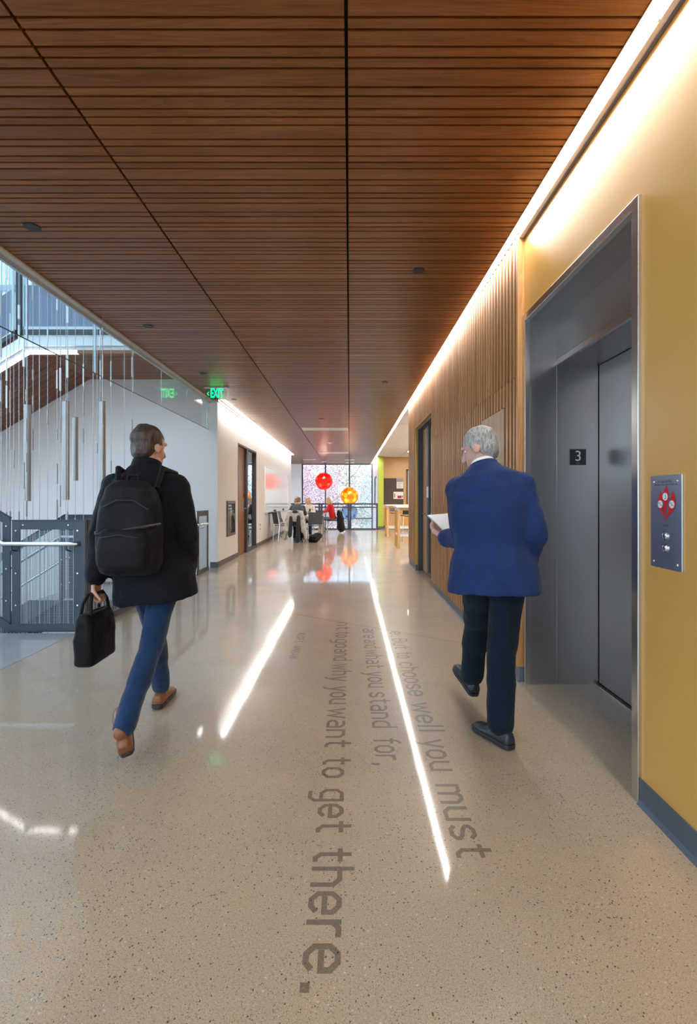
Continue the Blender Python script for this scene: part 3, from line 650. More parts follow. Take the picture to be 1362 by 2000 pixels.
# ------------------------------------------------------------------ glass baffle under the ceiling edge
bf = thing('glass_baffle', 'clear glass smoke baffle hanging along the white ceiling edge over the stairwell', 'glass screen', (-2.55,5,3.04))
ys = [1.84,2.79,3.74,4.745,5.575,6.41,7.42,8.45,8.605]
for a, b in zip(ys, ys[1:]):
    g = MB().box((-2.556,a+.003,2.507), (-2.544,b-.003,3.0)).build('glass_pane', 'baffle', bf)
MB().box((-2.562,1.84,2.995), (-2.538,8.615,3.034)).build('top_channel', 'lightframe', bf)
MB().box((-2.5565,1.84,2.5035), (-2.5435,8.6,2.508)).build('edge_bead', 'dark', bf)
for yj in (3.74,4.745): MB().box((-2.558,yj-.005,2.507), (-2.542,yj+.005,3.0)).build('joint_clip', 'lightframe', bf)

# ------------------------------------------------------------------ railings
def railing(root, p, q, top, nm, bars=.0125, post=.075, gap=None):
    """one framed mesh panel between p and q (ground points)"""
    p, q = V(p), V(q); d = (q-p); L = math.hypot(d.x, d.y); e = V((d.x,d.y,0)).normalized(); sl = d.z/L; nrm = V((-e.y,e.x,0))
    P = lambda u, z, o=0: p+e*u+V((0,0,sl*u+z))+nrm*o
    f = MB()
    up = V((0,0,1))
    for u in (post/2, L-post/2): f.prism([P(u-post/2,.06,-.006), P(u+post/2,.06,-.006), P(u+post/2,top,-.006), P(u-post/2,top,-.006)], nrm*.012)
    f.prism([P(post,top-.085,-.0055), P(L-post,top-.085,-.0055), P(L-post,top,-.0055), P(post,top,-.0055)], nrm*.011)
    f.prism([P(0,top,-.02), P(L,top,-.02), P(L,top+.006,-.02), P(0,top+.006,-.02)], nrm*.04)
    fo = f.build('panel_frame', 'dark', root, bevel=.0015)
    m = MB()
    k = 0
    u = post+.004
    while u < L-post: m.beam(P(u,.05), P(u,top-.085), .0032, .0032); u += .045
    z = .07
    while z < top-.09: m.beam(P(post,z), P(L-post,z), .0022, .0022); z += bars
    tag(m.build('mesh_infill', 'wire', root), kind='stuff')
    bl = MB()
    for u in (post/2, L-post/2):
        for z in (.25, .55, .95): bl.disc(P(u,z,-.0065 if nrm.y > 0 else .0065), .008, -nrm if nrm.y > 0 else nrm, .004, 10)
    for u in (post+.03, L-post-.05): bl.disc(P(u,top-.042,-.0065), .008, -nrm, .004, 10)
    tag(bl.build('bolt_heads', 'chrome', fo, smooth=True), kind='stuff')
RXc, RY, FT = -2.487, 4.45, 1.045
r1 = thing('stair_railing', 'dark steel railing with wire mesh facing the viewer at the stair landing', 'railing', (-2.83,RY,0))
railing(r1, (-3.17,RY,0), (-2.515,RY,0), FT, 'a')
railing(r1, (-3.90,RY,.45), (-3.185,RY,.02), FT, 'b')
MB().box((-3.19,RY-.012,.0), (-2.46,RY+.012,.075)).prism([(-3.19,RY-.012,0),(-3.19,RY-.012,.085),(-4.0,RY-.012,.565),(-4.0,RY-.012,.43)], (0,.024,0)).build('shoe_plate', 'dark', r1)
MB().box((-2.515,RY-.02,0),(-2.475,RY+.02,FT+.01)).build('corner_post', 'dark', r1)
hr = MB().tube([(-3.9,RY-.07,1.25),(-3.205,RY-.07,.83),(-2.60,RY-.07,.83),(-2.545,RY-.045,.83),(-2.535,RY-.01,.83)], .021, 14); hr.build('handrail', 'rail', r1, smooth=True)
for x in (-3.13,-2.62): MB().tube([(x,RY-.006,.76),(x,RY-.07,.775),(x,RY-.07,.815)], .007).build('rail_bracket', 'dark', r1, smooth=True)
r2 = thing('stair_railing', 'dark steel mesh railing running along the tan floor edge behind the man in black', 'railing', (RXc,6.2,0))
pys = [4.48,5.28,6.08,6.88,7.62]
for a, b in zip(pys, pys[1:]): railing(r2, (RXc,b-.012,0), (RXc,a+.012,0), FT, 'c')
MB().box((RXc-.012,4.46,0), (RXc+.012,7.61,.07)).build('shoe_plate', 'dark', r2)
MB().tube([(RXc+.01,4.6,.83),(RXc+.07,4.66,.83),(RXc+.07,7.55,.83)], .021, 14).build('handrail', 'rail', r2, smooth=True)
for y in (5.3,6.1,6.9): MB().tube([(RXc+.006,y,.76),(RXc+.07,y,.775),(RXc+.07,y,.815)], .007).build('rail_bracket', 'dark', r2, smooth=True)
r3 = thing('stair_railing', 'short dark mesh railing panel against the white wall corner', 'railing', (RXc,8.0,0))
railing(r3, (RXc,8.33,0), (RXc,7.74,0), FT, 'd')
MB().box((RXc-.012,7.74,0), (RXc+.012,8.34,.07)).build('shoe_plate', 'dark', r3)
MB().tube([(RXc+.07,7.62,.83),(RXc+.07,8.05,.83)], .021, 14).tube([(RXc+.006,7.85,.76),(RXc+.07,7.85,.775),(RXc+.07,7.85,.815)], .007).build('handrail', 'rail', r3, smooth=True)

# descending flight with its own guard
st = thing('lower_stair', 'stair flight going down to the left behind the mesh railings', 'staircase', (-3.6,6.3,-.2))
tl = MB()
for k in range(11):
    x1 = -3.9-k*.28; z = -.174*(k+1)
    tl = MB().box((x1-.30,5.72,z-.05), (x1,6.95,z)); tl.build('tread', 'landing', st)
MB().box((-3.9,5.72,-.06), (-2.56,6.95,-.004)).build('landing_slab', 'landing', st)
for y in (5.68,6.95): MB().prism([(-2.6,y,-.30),(-3.85,y,-.30),(-7.0,y,-2.25),(-7.0,y,-1.92),(-3.85,y,.03),(-2.6,y,.03)], (0,.035,0)).build('stringer', 'dark', st)
railing(st, (-3.38,5.66,0), (-2.6,5.66,0), 1.055, 'e'); 
railing(st, (-4.9,5.66,-.92), (-3.40,5.66,0), 1.06, 'f')
railing(st, (-6.4,5.66,-1.85), (-4.92,5.66,-.93), 1.06, 'f')
MB().tube([(-6.4,5.60,-1.05),(-3.42,5.60,.80),(-2.7,5.60,.80)], .02, 10).build('handrail', 'rail', st, smooth=True)
MB().tube([(-6.4,6.90,-1.02),(-3.9,6.90,.53)], .02, 10).build('wall_handrail', 'rail', st, smooth=True)

# upper stair: landing slab, soffit boards, light line, mesh guard
us = thing('upper_stair', 'white upper stair landing with oak soffit, light line and perforated guard', 'staircase', (-4.0,6.4,3.3))
MB().box((-4.72,6.46,3.46), (-2.57,9.0,3.56)).prism([(-4.72,6.46,3.46),(-4.72,6.46,3.56),(-9,6.46,1.02),(-9,6.46,.918)], (0,2.15,0)).build('slab', 'offwhite', us)
xk, zk = -4.33, 3.226; dg = .62; xe = -8.5; ze = -(xk-xe)*dg
MB().prism([(xk,6.30,3.287),(-2.57,6.30,3.287),(-2.57,6.30,3.43),(xk,6.30,3.43),(xe,6.30,3.43+ze),(xe,6.30,3.287+ze)], (0,.05,0)).build('fascia', 'offwhite', us)
MB().prism([(xk,6.352,3.246),(-2.57,6.352,3.246),(-2.57,6.352,3.30),(xk,6.352,3.30),(xe,6.352,3.30+ze),(xe,6.352,3.246+ze)], (0,.09,0)).build('soffit_edge', 'offwhite', us)
MB().prism([(xk,6.36,3.205),(-3.665,6.36,3.205),(-3.665,6.36,3.245),(xk,6.36,3.245),(xe,6.36,3.245+ze),(xe,6.36,3.195+ze)], (0,.05,0)).build('light_lens', 'lens2', us)
MB().box((-3.66,6.36,3.205), (-2.57,6.42,3.245)).build('edge_board', 'slat', us)
y = 6.45; k = 0; sl_m = {}
while y < 8.58:
    w_ = PAT[k % 5]; k += 1
    o = MB().box((-4.715,y,3.43), (-2.57,y+w_-.012,3.452)).build('soffit_slat', 'soffit', us)
    dz = .594
    MB().prism([(-4.725,y,3.43),(-4.725,y,3.45),(-8.6,y,3.45-3.875*dz),(-8.6,y,3.43-3.875*dz)], (0,w_-.012,0)).build('soffit_slat', 'soffit', us)
    y += w_
MB().box((-4.73,6.44,3.43), (-4.713,8.6,3.47)).build('fold_bead', 'black', us)
MB().box((-4.72,6.45,3.454), (-2.57,8.61,3.459)).build('soffit_backing', 'black', us)
MB().box((-4.33,6.26,3.43), (-2.57,6.31,3.49)).prism([(-4.40,6.26,3.43),(-4.40,6.26,3.49),(-8,6.26,3.49-3.6*dg),(-8,6.26,3.43-3.6*dg)], (0,.05,0)).build('guard_channel', 'dark', us)
MB().box((-4.42,6.26,3.43), (-4.345,6.32,4.75)).build('guard_post', 'dark', us)
MB().box((-4.335,6.28,3.49), (-2.57,6.30,3.535)).box((-4.34,6.28,3.49), (-4.315,6.30,4.7)).build('guard_frame', 'lightframe', us)
MB().box((-4.315,6.288,3.535), (-2.57,6.292,4.085)).build('perforated_panel', 'perf', us)
a_, b_ = -4.455, -6.6
MB().prism([(a_,6.28,3.44),(a_,6.28,3.485),(b_,6.28,3.485-2.145*dg),(b_,6.28,3.44-2.145*dg)], (0,.02,0)).box((a_-.03,6.28,3.44),(a_,6.30,4.75)).build('guard_frame', 'lightframe', us)
MB().prism([(a_-.03,6.288,3.46),(a_-.03,6.288,4.03),(b_,6.288,4.03-2.145*dg),(b_,6.288,3.46-2.145*dg)], (0,.004,0)).build('perforated_panel', 'perf', us)

# ------------------------------------------------------------------ hanging tube sculpture
LS = [ # px, width list [(top, bottom, width px)], depth, big
 (2,[(568,618,3.5),(652,697,3),(744,785,4)],5.1),(13,[(511,545,4),(701,744,3),(753,797,3),(1000,1030,2)],5.0),(20,[(517,527,2),(612,653,2),(762,806,2.5),(833,879,1.8),(999,1030,3)],5.2),
 (37,[(596,623,4),(635,671,3),(999,1040,2)],4.9),(46.5,[(660,716,4.5),(903,955,2)],4.85),(51.5,[(761,784,3),(817,863,1.8),(885,922,1.8),(978,1009,2)],4.7),(64.5,[(546,587,4),(722,743,3),(773,802,3),(838,879,2)],5.05),
 (77,[],4.95),(111.5,[(578,606,2.5),(723,759,3),(839,859,1.8),(906,945,3),(976,1013,3)],5.2),(118,[(675,696,2.5),(719,763,3.5),(817,866,2),(948,990,2),(1018,1060,2)],5.35),(132,[(594,631,4),(684,738,4),(999,1030,2.5)],4.9),
 (163,[(710,755,2.5),(766,814,2.5),(837,866,2)],5.3),(182,[],5.2),(190,[(866,886,1.8)],5.4),(196,[(645,680,2.5),(704,742,2.5),(766,785,1.8)],5.15),(200.5,[(640,645,3),(692,737,2.5),(785,829,2),(888,938,2)],4.72),
 (217,[(705,755,2),(900,924,2)],5.4),(258,[(697,736,2.2),(819,862,2)],5.45),(243,[],5.4),(27,[(880,915,1.6),(1075,1160,3)],5.3),(93,[(640,668,2.5),(800,830,2)],5.45)]
BIG = [(53.5,791,978.6,12.5,5.0),(128.8,784.5,976.5,12.6,5.02),(147.3,816,938.5,10,5.3),(200,785,968,12,4.95)]
ORD = ['first','second','third','fourth','fifth','sixth','seventh','eighth','ninth','tenth','eleventh','twelfth','thirteenth','fourteenth','fifteenth','sixteenth','seventeenth','eighteenth','nineteenth','twentieth','twenty-first']
NUM = ['no','one','two','three','four','five']
LS.sort(key=lambda r: r[0])
for i, (px, tb, Y) in enumerate(LS):
    x = at(px,Y); n_ = len(tb)
    lab = f'thin hanging steel cable strung with {NUM[n_]} slim tube{"" if n_ == 1 else "s"}, {ORD[i]} slim strand from the left'
    s = thing('hanging_strand', lab, 'hanging sculpture', (x,Y,6.8), 'slim strands of the stairwell tube sculpture')
    MB().tube([(x,Y,-.75),(x,Y,7.95)], .0028 if tb else .004, 5).build('cable', 'cable', s)
    for a, b, w_ in tb:
        r = max(.0068, w_*Y/F/2); za, zb = zz(a,Y), zz(b,Y)
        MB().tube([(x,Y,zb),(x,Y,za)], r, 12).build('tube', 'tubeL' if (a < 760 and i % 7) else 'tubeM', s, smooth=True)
for i, (px, a, b, w_, Y) in enumerate(BIG):
    x = at(px,Y); r = w_*Y/F/2
    s = thing('hanging_tube', ('leftmost','second','shorter third','rightmost')[i]+' thick pewter tube hanging on a cable before the white stair wall', 'hanging sculpture', (x,Y,6.8), 'thick pewter tubes of the sculpture')
    MB().tube([(x,Y,-.75),(x,Y,7.95)], .0028, 5).build('cable', 'cable', s)
    MB().tube([(x,Y,zz(b,Y)),(x,Y,zz(a,Y))], r, 32).build('tube', 'tubeM', s, smooth=True)
    MB().disc((x,Y,zz(a,Y)), r*.96, (0,0,1), .004, 28).build('cap', 'dark', s)

# ------------------------------------------------------------------ on the left wall
fx = thing('extinguisher_cabinet', 'grey steel extinguisher cabinet with glass front on the white left wall', 'cabinet', (LX,9.56,.86))
ya, yb, za, zb = 9.24, 9.89, .505, 1.215
MB().box((LX-.001,ya,za), (LX+.012,yb,zb)).box((LX+.012,ya+.01,za+.01), (LX+.028,ya+.06,zb-.01)).box((LX+.012,yb-.06,za+.01), (LX+.028,yb-.01,zb-.01)).box((LX+.012,ya+.06,za+.01), (LX+.028,yb-.06,za+.06)).box((LX+.012,ya+.06,zb-.06), (LX+.028,yb-.06,zb-.01)).build('case', 'grey_trim', fx, bevel=.002)
MB().box((LX+.022,ya+.06,za+.06), (LX+.025,yb-.06,zb-.06)).build('glass_front', 'glass', fx)
c = (LX+.017,9.58)
MB().box((LX+.0125,ya+.06,za+.06), (LX+.0135,yb-.06,zb-.06)).build('back_plate', 'plastic_k', fx)
e2 = MB().loft([[(LX+.0135+max(0,.006*math.cos(t)), 9.58+r*math.sin(t), z) for t in [2*math.pi*k/16 for k in range(16)]] for z, r in ((.60,.085),(.95,.085),(1.0,.05),(1.03,.03),(1.08,.03))]).build('extinguisher', 'chrome', fx, smooth=True)
sw_ = thing('light_switch', 'small light switch plate on the white wall right of the door', 'switch', (LX,12.72,1.05))
ys_ = 2.405*F/(CX-508); MB().box((LX,ys_-.04,zz(1035,ys_)), (LX+.006,ys_+.04,zz(1023,ys_))).build('plate', 'chrome', sw_, bevel=.001); MB().box((LX+.006,ys_-.012,zz(1032,ys_)), (LX+.011,ys_+.012,zz(1027,ys_))).build('toggle', 'plastic_w', sw_)
wbd = thing('whiteboard', 'long wall-mounted whiteboard with pale frame and marker tray', 'whiteboard', (LX,15.9,1.5))
MB().box((LX,13.44,.88), (LX+.015,18.40,2.16)).build('board', 'wboard', wbd)
MB().box((LX,13.41,2.16), (LX+.022,18.43,2.185)).box((LX,13.41,.855), (LX+.022,18.43,.88)).box((LX,13.41,.88), (LX+.022,13.44,2.16)).box((LX,18.40,.88), (LX+.022,18.43,2.16)).build('frame', 'plastic_w', wbd)
MB().box((LX,13.46,.83), (LX+.085,18.38,.845)).box((LX+.08,13.46,.845), (LX+.085,18.38,.86)).build('marker_tray', 'rail', wbd)
for i, y in enumerate((15.0,16.9)):
    d = thing('board_eraser', ('nearer','farther')[i]+' black eraser lying on the whiteboard tray', 'eraser', (LX+.045,y,.846))
    MB().box((LX+.02,y-.11,.846), (LX+.075,y+.11,.875)).build('felt', 'plastic_k', d, bevel=.004); MB().box((LX+.022,y-.105,.875), (LX+.072,y+.105,.915)).build('grip', 'plastic_k', d, bevel=.006)
# red, amber and blue petal lamps in the opening
def petal_lamp(name, lab, c, R0, mat, lit, cord_mat):
    t = thing(name, lab, 'pendant lamp', c); c = V(c)
    ph = (1+5**.5)/2; pts = [V(p).normalized() for p in [(0,s,q*ph) for s in (-1,1) for q in (-1,1)]+[(s,q*ph,0) for s in (-1,1) for q in (-1,1)]+[(q*ph,0,s) for s in (-1,1) for q in (-1,1)]]
    e = 1/ph
    dod = [V(p).normalized() for p in [(a,b,d) for a in (-1,1) for b in (-1,1) for d in (-1,1)]+[(0,s*e,q*ph) for s in (-1,1) for q in (-1,1)]+[(s*e,q*ph,0) for s in (-1,1) for q in (-1,1)]+[(q*ph,0,s*e) for s in (-1,1) for q in (-1,1)]]
    rot = pts[0].rotation_difference(V((.12,-1,-.08)).normalized()).to_matrix()
    for i, d in enumerate(pts+dod):
        d = rot @ d; u = d.orthogonal().normalized(); w = d.cross(u); Rr = R0*(1.0 if i < 12 else .90); pr = R0*(.40 if i < 12 else .43)
        rings = []
        for th in (.02, .35, .7, 1.0):
            q = pr*th; h = Rr-q*q/(2*R0)*.25
            rings.append([c+d*h+(u*math.cos(2*math.pi*j/18)+w*math.sin(2*math.pi*j/18))*q for j in range(18)])
        mb = MB(); mb.loft(rings, False); mb.add(rings[0], [tuple(range(18))])
        o = mb.build('petal', mat, t, smooth=True); md = o.modifiers.new('thick', 'SOLIDIFY'); md.thickness = .004
    MB().tube([(c.x,c.y,c.z+R0*.9),(c.x,c.y,3.05)], .004, 6).build('cord', 'plastic_k', t)
    MB().tube([(c.x,c.y,c.z+.07),(c.x,c.y,c.z+R0*.95)], .02, 10).build('socket', 'plastic_w', t, smooth=True)
    MB().ell(c, (.11,.11,.12)).build('bulb', 'bulb' if lit else 'plastic_w', t, smooth=True)
Yp = 21.3
petal_lamp('petal_lamp', 'glowing red petal ball pendant before the far window', (at(633,Yp),Yp,zz(940,Yp)), .365, 'red', 1, 0)
petal_lamp('petal_lamp', 'glowing amber petal ball pendant just above the far railing', (at(683,Yp+.3),Yp+.3,zz(969,Yp+.3)), .385, 'orange', 1, 0)
petal_lamp('petal_lamp', 'pale blue petal ball pendant behind the far railing under the amber one', (at(683,Yp+.9),Yp+.9,zz(1000.5,Yp+.9)), .36, 'blue', 0, 0)
# far railing
fr_ = thing('far_railing', 'grey steel mesh railing in front of the far window', 'railing', (-.8,19.45,0))
ry = 19.45
MB().box((-3.5,ry-.03,1.02), (1.16,ry+.03,1.08)).build('top_rail', 'dark', fr_); MB().box((-3.5,ry-.015,.89), (1.16,ry+.015,.94)).build('mid_rail', 'dark', fr_); MB().box((-3.5,ry-.015,.0), (1.16,ry+.015,.05)).build('bottom_rail', 'dark', fr_)
for x in (-3.4,at(624,ry),at(628.5,ry),at(681,ry),at(685,ry),1.13): MB().box((x-.035,ry-.035,0), (x+.035,ry+.035,1.07)).build('post', 'dark', fr_)
m = MB(); x = -3.4
while x < 1.1: m.box((x,ry-.003,.05), (x+.006,ry+.003,.9)); x += .045
z = .08
while z < .9: m.box((-3.4,ry-.003,z), (1.1,ry+.003,z+.005)); z += .045
tag(m.build('mesh_infill', 'wire', fr_), kind='stuff')
# ------------------------------------------------------------------ lounge furniture, pin board
pb = thing('pin_board', 'dark brown pin board on the ochre lounge wall', 'board', (1.9,20.5,1.5))
yb_ = 20.48; X = lambda p: at(p,yb_)
MB().box((X(749),yb_,zz(986,yb_)), (X(788.5),20.5,zz(934,yb_))).build('felt', 'pin', pb); MB().box((X(748.5),yb_-.004,zz(934.6,yb_)), (X(789),20.5,zz(933.6,yb_))).build('top_edge', 'grey_trim', pb)
a = thing('poster', 'upright white notice with a photo strip at the top right of the pin board', 'poster', (X(781),yb_-.004,zz(944,yb_)))
MB().box((X(775),yb_-.006,zz(954,yb_)), (X(788),yb_-.002,zz(934.5,yb_))).build('sheet', 'paper', a); MB().box((X(775.4),yb_-.008,zz(941.5,yb_)), (X(787.6),yb_-.006,zz(935,yb_))).build('photo_strip', 'pprint', a)
mb = MB(); [mb.box((X(776.5),yb_-.008,zz(944.5+k*2,yb_)), (X(786-(k%3)*2),yb_-.006,zz(943.8+k*2,yb_))) for k in range(5)]; mb.build('print_lines', 'pprint', a)
b = thing('poster', 'wide white notice with a dark red block on the pin board', 'poster', (X(778.5),yb_-.004,zz(967,yb_)))
MB().box((X(769),yb_-.006,zz(974.3,yb_)), (X(788),yb_-.002,zz(960.6,yb_))).build('sheet', 'paper', b); MB().box((X(776.5),yb_-.008,zz(973,yb_)), (X(784.5),yb_-.006,zz(968,yb_))).build('red_block', 'pred', b); MB().box((X(770.5),yb_-.008,zz(972,yb_)), (X(772),yb_-.006,zz(963.5,yb_))).box((X(785.5),yb_-.008,zz(972,yb_)), (X(787),yb_-.006,zz(968,yb_))).build('print_marks', 'pblack', b)
w = struct(MB().box((X(794),20.44,zz(985,yb_)), (X(797),20.5,zz(917,yb_))).box((X(794),20.44,zz(919,yb_)), (3.3,20.5,zz(917,yb_))).box((3.2,20.44,1.0), (3.3,20.5,zz(919,yb_))), 'window_4', 'frame', 'dark framed bright window at the right of the lounge wall', 'window')
MB().box((X(797),20.49,zz(985,yb_)), (3.2,20.496,zz(919,yb_))).build('pane', 'wboard', w)
def bar_table(x0, x1, y0, y1, lab):
    t = thing('bar_table', lab, 'table', ((x0+x1)/2,(y0+y1)/2,0), 'lounge bar tables')
    MB().box((x0-.04,y0-.06,1.03), (x1+.04,y1+.06,1.06)).build('table_top', 'table', t, bevel=.003)
    MB().box((x0+.03,y0+.02,.96), (x1-.03,y0+.05,1.03)).box((x0+.03,y1-.05,.96), (x1-.03,y1-.02,1.03)).build('apron', 'birch', t)
    for x in (x0,x1-.065):
        for y in (y0,y1-.065): lg = MB().box((x,y,0), (x+.065,y+.065,1.03)).build('leg', 'birch', t, bevel=.003); MB().box((x-.002,y-.002,.955), (x+.067,y+.067,1.01)).build('corner_bracket', 'plastic_w', lg)
    MB().box((x0+.06,y0+.015,.29), (x1-.06,y0+.05,.345)).box((x0+.06,y1-.05,.29), (x1-.06,y1-.015,.345)).box((x0+.015,y0+.06,.29), (x0+.05,y1-.06,.345)).build('stretcher', 'plastic_w', t)
bar_table(1.225,2.6,12.07,12.85,'nearer tall birch bar table with white top at the lounge edge')
bar_table(1.21,2.6,15.4,16.15,'farther tall birch bar table with white top at the lounge edge')
def stool(lab):
    t = thing('bar_stool', lab, 'stool', (0,0,0), 'lounge bar stools')
    rg = []
    for k in range(9):
        u = -.19+k*.38/8; rg.append([(u,-.19,.765-.03*math.cos(u*7)),(u,.19,.765-.03*math.cos(u*7)),(u,.19,.79-.03*math.cos(u*7)),(u,-.19,.79-.03*math.cos(u*7))])
    MB().loft(rg).build('seat', 'shellk', t, smooth=True, local=True)
    MB().loft([[(u,-.20-.05*math.cos(u*5)+.06,.80),(u,-.185-.05*math.cos(u*5)+.06,.80),(u,-.205-.05*math.cos(u*5)+.03,.99-.1*u*u*8),(u,-.22-.05*math.cos(u*5)+.03,.99-.1*u*u*8)] for u in [-.19+k*.38/8 for k in range(9)]]).build('backrest', 'shellk', t, smooth=True, local=True)
    for sx in (-1,1):
        for sy in (-1,1): MB().tube([(sx*.15,sy*.14,.75),(sx*.21,sy*.20,.0)], .011).build('leg', 'chrome', t, smooth=True, local=True)
    MB().tube([(-.19,-.18,.28),(.19,-.18,.28),(.19,.18,.28),(-.19,.18,.28),(-.19,-.18,.28)], .009).build('foot_ring', 'chrome', t, smooth=True, local=True)
    return t
s0 = stool('black shell bar stool seen between the two bar tables'); s0.location = (1.62,16.75,0); s0.rotation_euler = (0,0,math.pi)
dup(s0, (1.70,14.0,0), .2, 'black shell bar stool half hidden by the wood wall corner', 'lounge bar stools')

# ------------------------------------------------------------------ study tables and chairs
def table(x0, x1, y0, y1, lab):
    t = thing('study_table', lab, 'table', ((x0+x1)/2,(y0+y1)/2,0), 'white study tables')
    MB().box((x0,y0,.715), (x1,y1,.74)).build('table_top', 'table', t, bevel=.003)
    for x in (x0+.08,x1-.08):
        for y in (y0+.08,y1-.08): MB().tube([(x,y,0),(x,y,.715)], .02, 10).build('leg', 'chrome', t, smooth=True)
table(-1.55,-.86,14.45,15.55,'white study table nearest, where the man in grey sits')
table(-1.75,-.92,17.1,18.3,'white study table farther back, in front of the woman in red')
def chair(lab):
    t = thing('study_chair', lab, 'chair', (0,0,0), 'grey shell study chairs')
    MB().loft([[(u,-.20,.455+.0*u),(u,.21,.455-.012),(u,.21,.47-.012),(u,-.20,.472)] for u in (-.215,-.1,0,.1,.215)]).build('seat', 'shell', t, smooth=True, local=True, bevel=.004)
    MB().loft([[(u,-.225-.02*math.cos(u*6),.50),(u,-.21-.02*math.cos(u*6),.50),(u,-.275-.02*math.cos(u*6),.86),(u,-.29-.02*math.cos(u*6),.86)] for u in (-.205,-.13,-.05,.05,.13,.205)]).build('backrest', 'shell', t, smooth=True, local=True, bevel=.004)
    for sx in (-1,1):
        MB().tube([(sx*.205,.17,.452),(sx*.225,.21,0)], .010).build('leg', 'chrome', t, smooth=True, local=True)
        MB().tube([(sx*.205,-.235,.62),(sx*.21,-.20,.455),(sx*.225,-.25,0)], .010).build('leg', 'chrome', t, smooth=True, local=True)
    MB().tube([(-.205,.17,.45),(-.205,-.2,.45)], .010).tube([(.205,.17,.45),(.205,-.2,.45)], .010).build('seat_frame', 'chrome', t, smooth=True, local=True)
    return t
c0 = chair('grey shell chair under the man in grey, with a pale coat over its back'); c0.location = (-1.54,13.80,0)
for x, y, rz, lab in ((-2.0,14.3,-1.05,'empty grey shell chair nearest the whiteboard wall'), (-1.03,14.12,.12,'empty grey shell chair pushed up to the nearest table, beside the black backpack'),
        (-1.98,15.25,-1.57,'grey shell chair under the person in black'), (-1.42,16.05,math.pi,'grey shell chair under the blonde woman in white'), (-1.12,16.65,.0,'empty grey shell chair between the two tables, its back to the viewer'),
        (-.62,17.55,1.57,'grey shell chair under the woman in red, with a black coat over it')): dup(c0, (x,y,0), rz, lab, 'grey shell study chairs')
bk_ = thing('open_book', 'open white book on the nearest study table', 'book', (-1.12,14.75,.741))
MB().prism([(-1.27,14.66,.741),(-1.12,14.66,.741),(-1.12,14.66,.765),(-1.2,14.66,.775),(-1.27,14.66,.762)], (0,.2,0)).build('left_pages', 'paper', bk_); MB().prism([(-1.12,14.66,.741),(-.97,14.66,.741),(-.97,14.66,.762),(-1.04,14.66,.775),(-1.12,14.66,.765)], (0,.2,0)).build('right_pages', 'paper', bk_)
pp = thing('paper_sheets', 'loose white paper sheets on the farther study table', 'papers', (-1.1,17.5,.741))
MB().box((-1.25,17.35,.741), (-1.02,17.65,.747)).build('sheet', 'paper', pp); MB().obox((-1.05,17.75,.752), (.12,.05,0), (-.05,.14,0), (0,0,.004)).build('sheet', 'paper', pp)
# coat over the front chair: pale shell with dark lining
MC = dict(coat=cloth('pale_coat', (.46,.45,.42), fscale=12, var=.25), lining=cloth('dark_lining', (.035,.037,.045)), black=cloth('black_coat', (.008,.008,.010), .6, sheen=.05), bag=cloth('black_nylon', (.007,.007,.009), .6, .3, 14, sheen=.03))
ct = thing('draped_coat', 'pale grey hooded coat with dark lining hung over the chair back', 'coat', (-1.54,13.5,.9), None)
mb = MB(); cx, cy = -1.54, 13.50
for s in (-1,1):
    mb.capsule((cx+s*.16,cy-.03,.86), (cx+s*.25,cy-.06,.35), .07, .085).capsule((cx+s*.25,cy-.06,.40), (cx+s*.30,cy-.05,.14), .075, .05)
mb.capsule((cx-.17,cy-.02,.87), (cx+.17,cy-.02,.87), .06, .06).ell((cx,cy-.05,.76), (.13,.06,.16)).capsule((cx-.15,cy+.0,.8), (cx+.15,cy+.0,.8), .06, .06)
mb.build('coat_shell', MC['coat'], ct, remesh=.014, sm=3, disp=(.02,9,.7))
mb = MB()
mb.capsule((cx-.12,cy-.085,.72), (cx-.15,cy-.10,.22), .05, .06).capsule((cx+.10,cy-.085,.74), (cx+.07,cy-.10,.06), .055, .07)
mb.build('lining', MC['lining'], ct, remesh=.014, sm=3, disp=(.015,9,.7))
MB().ell((cx+.0,cy-.075,.885), (.085,.05,.045)).build('hood_opening', MC['lining'], ct, smooth=True)
ct = thing('draped_coat', 'black coat hanging from the chair of the woman in red', 'coat', (-.42,17.5,.5), None)
mb = MB(); cx, cy = -.40, 17.52
mb.capsule((cx,cy-.18,.78), (cx,cy+.16,.78), .06, .06).capsule((cx+.02,cy-.12,.7), (cx+.07,cy-.16,.2), .10, .13).capsule((cx+.04,cy+.08,.7), (cx+.10,cy+.05,.18), .10, .14).capsule((cx+.08,cy-.05,.5), (cx+.09,cy-.06,.13), .13, .11)
mb.build('coat_shell', MC['black'], ct, remesh=.016, sm=3, disp=(.02,9,.7))
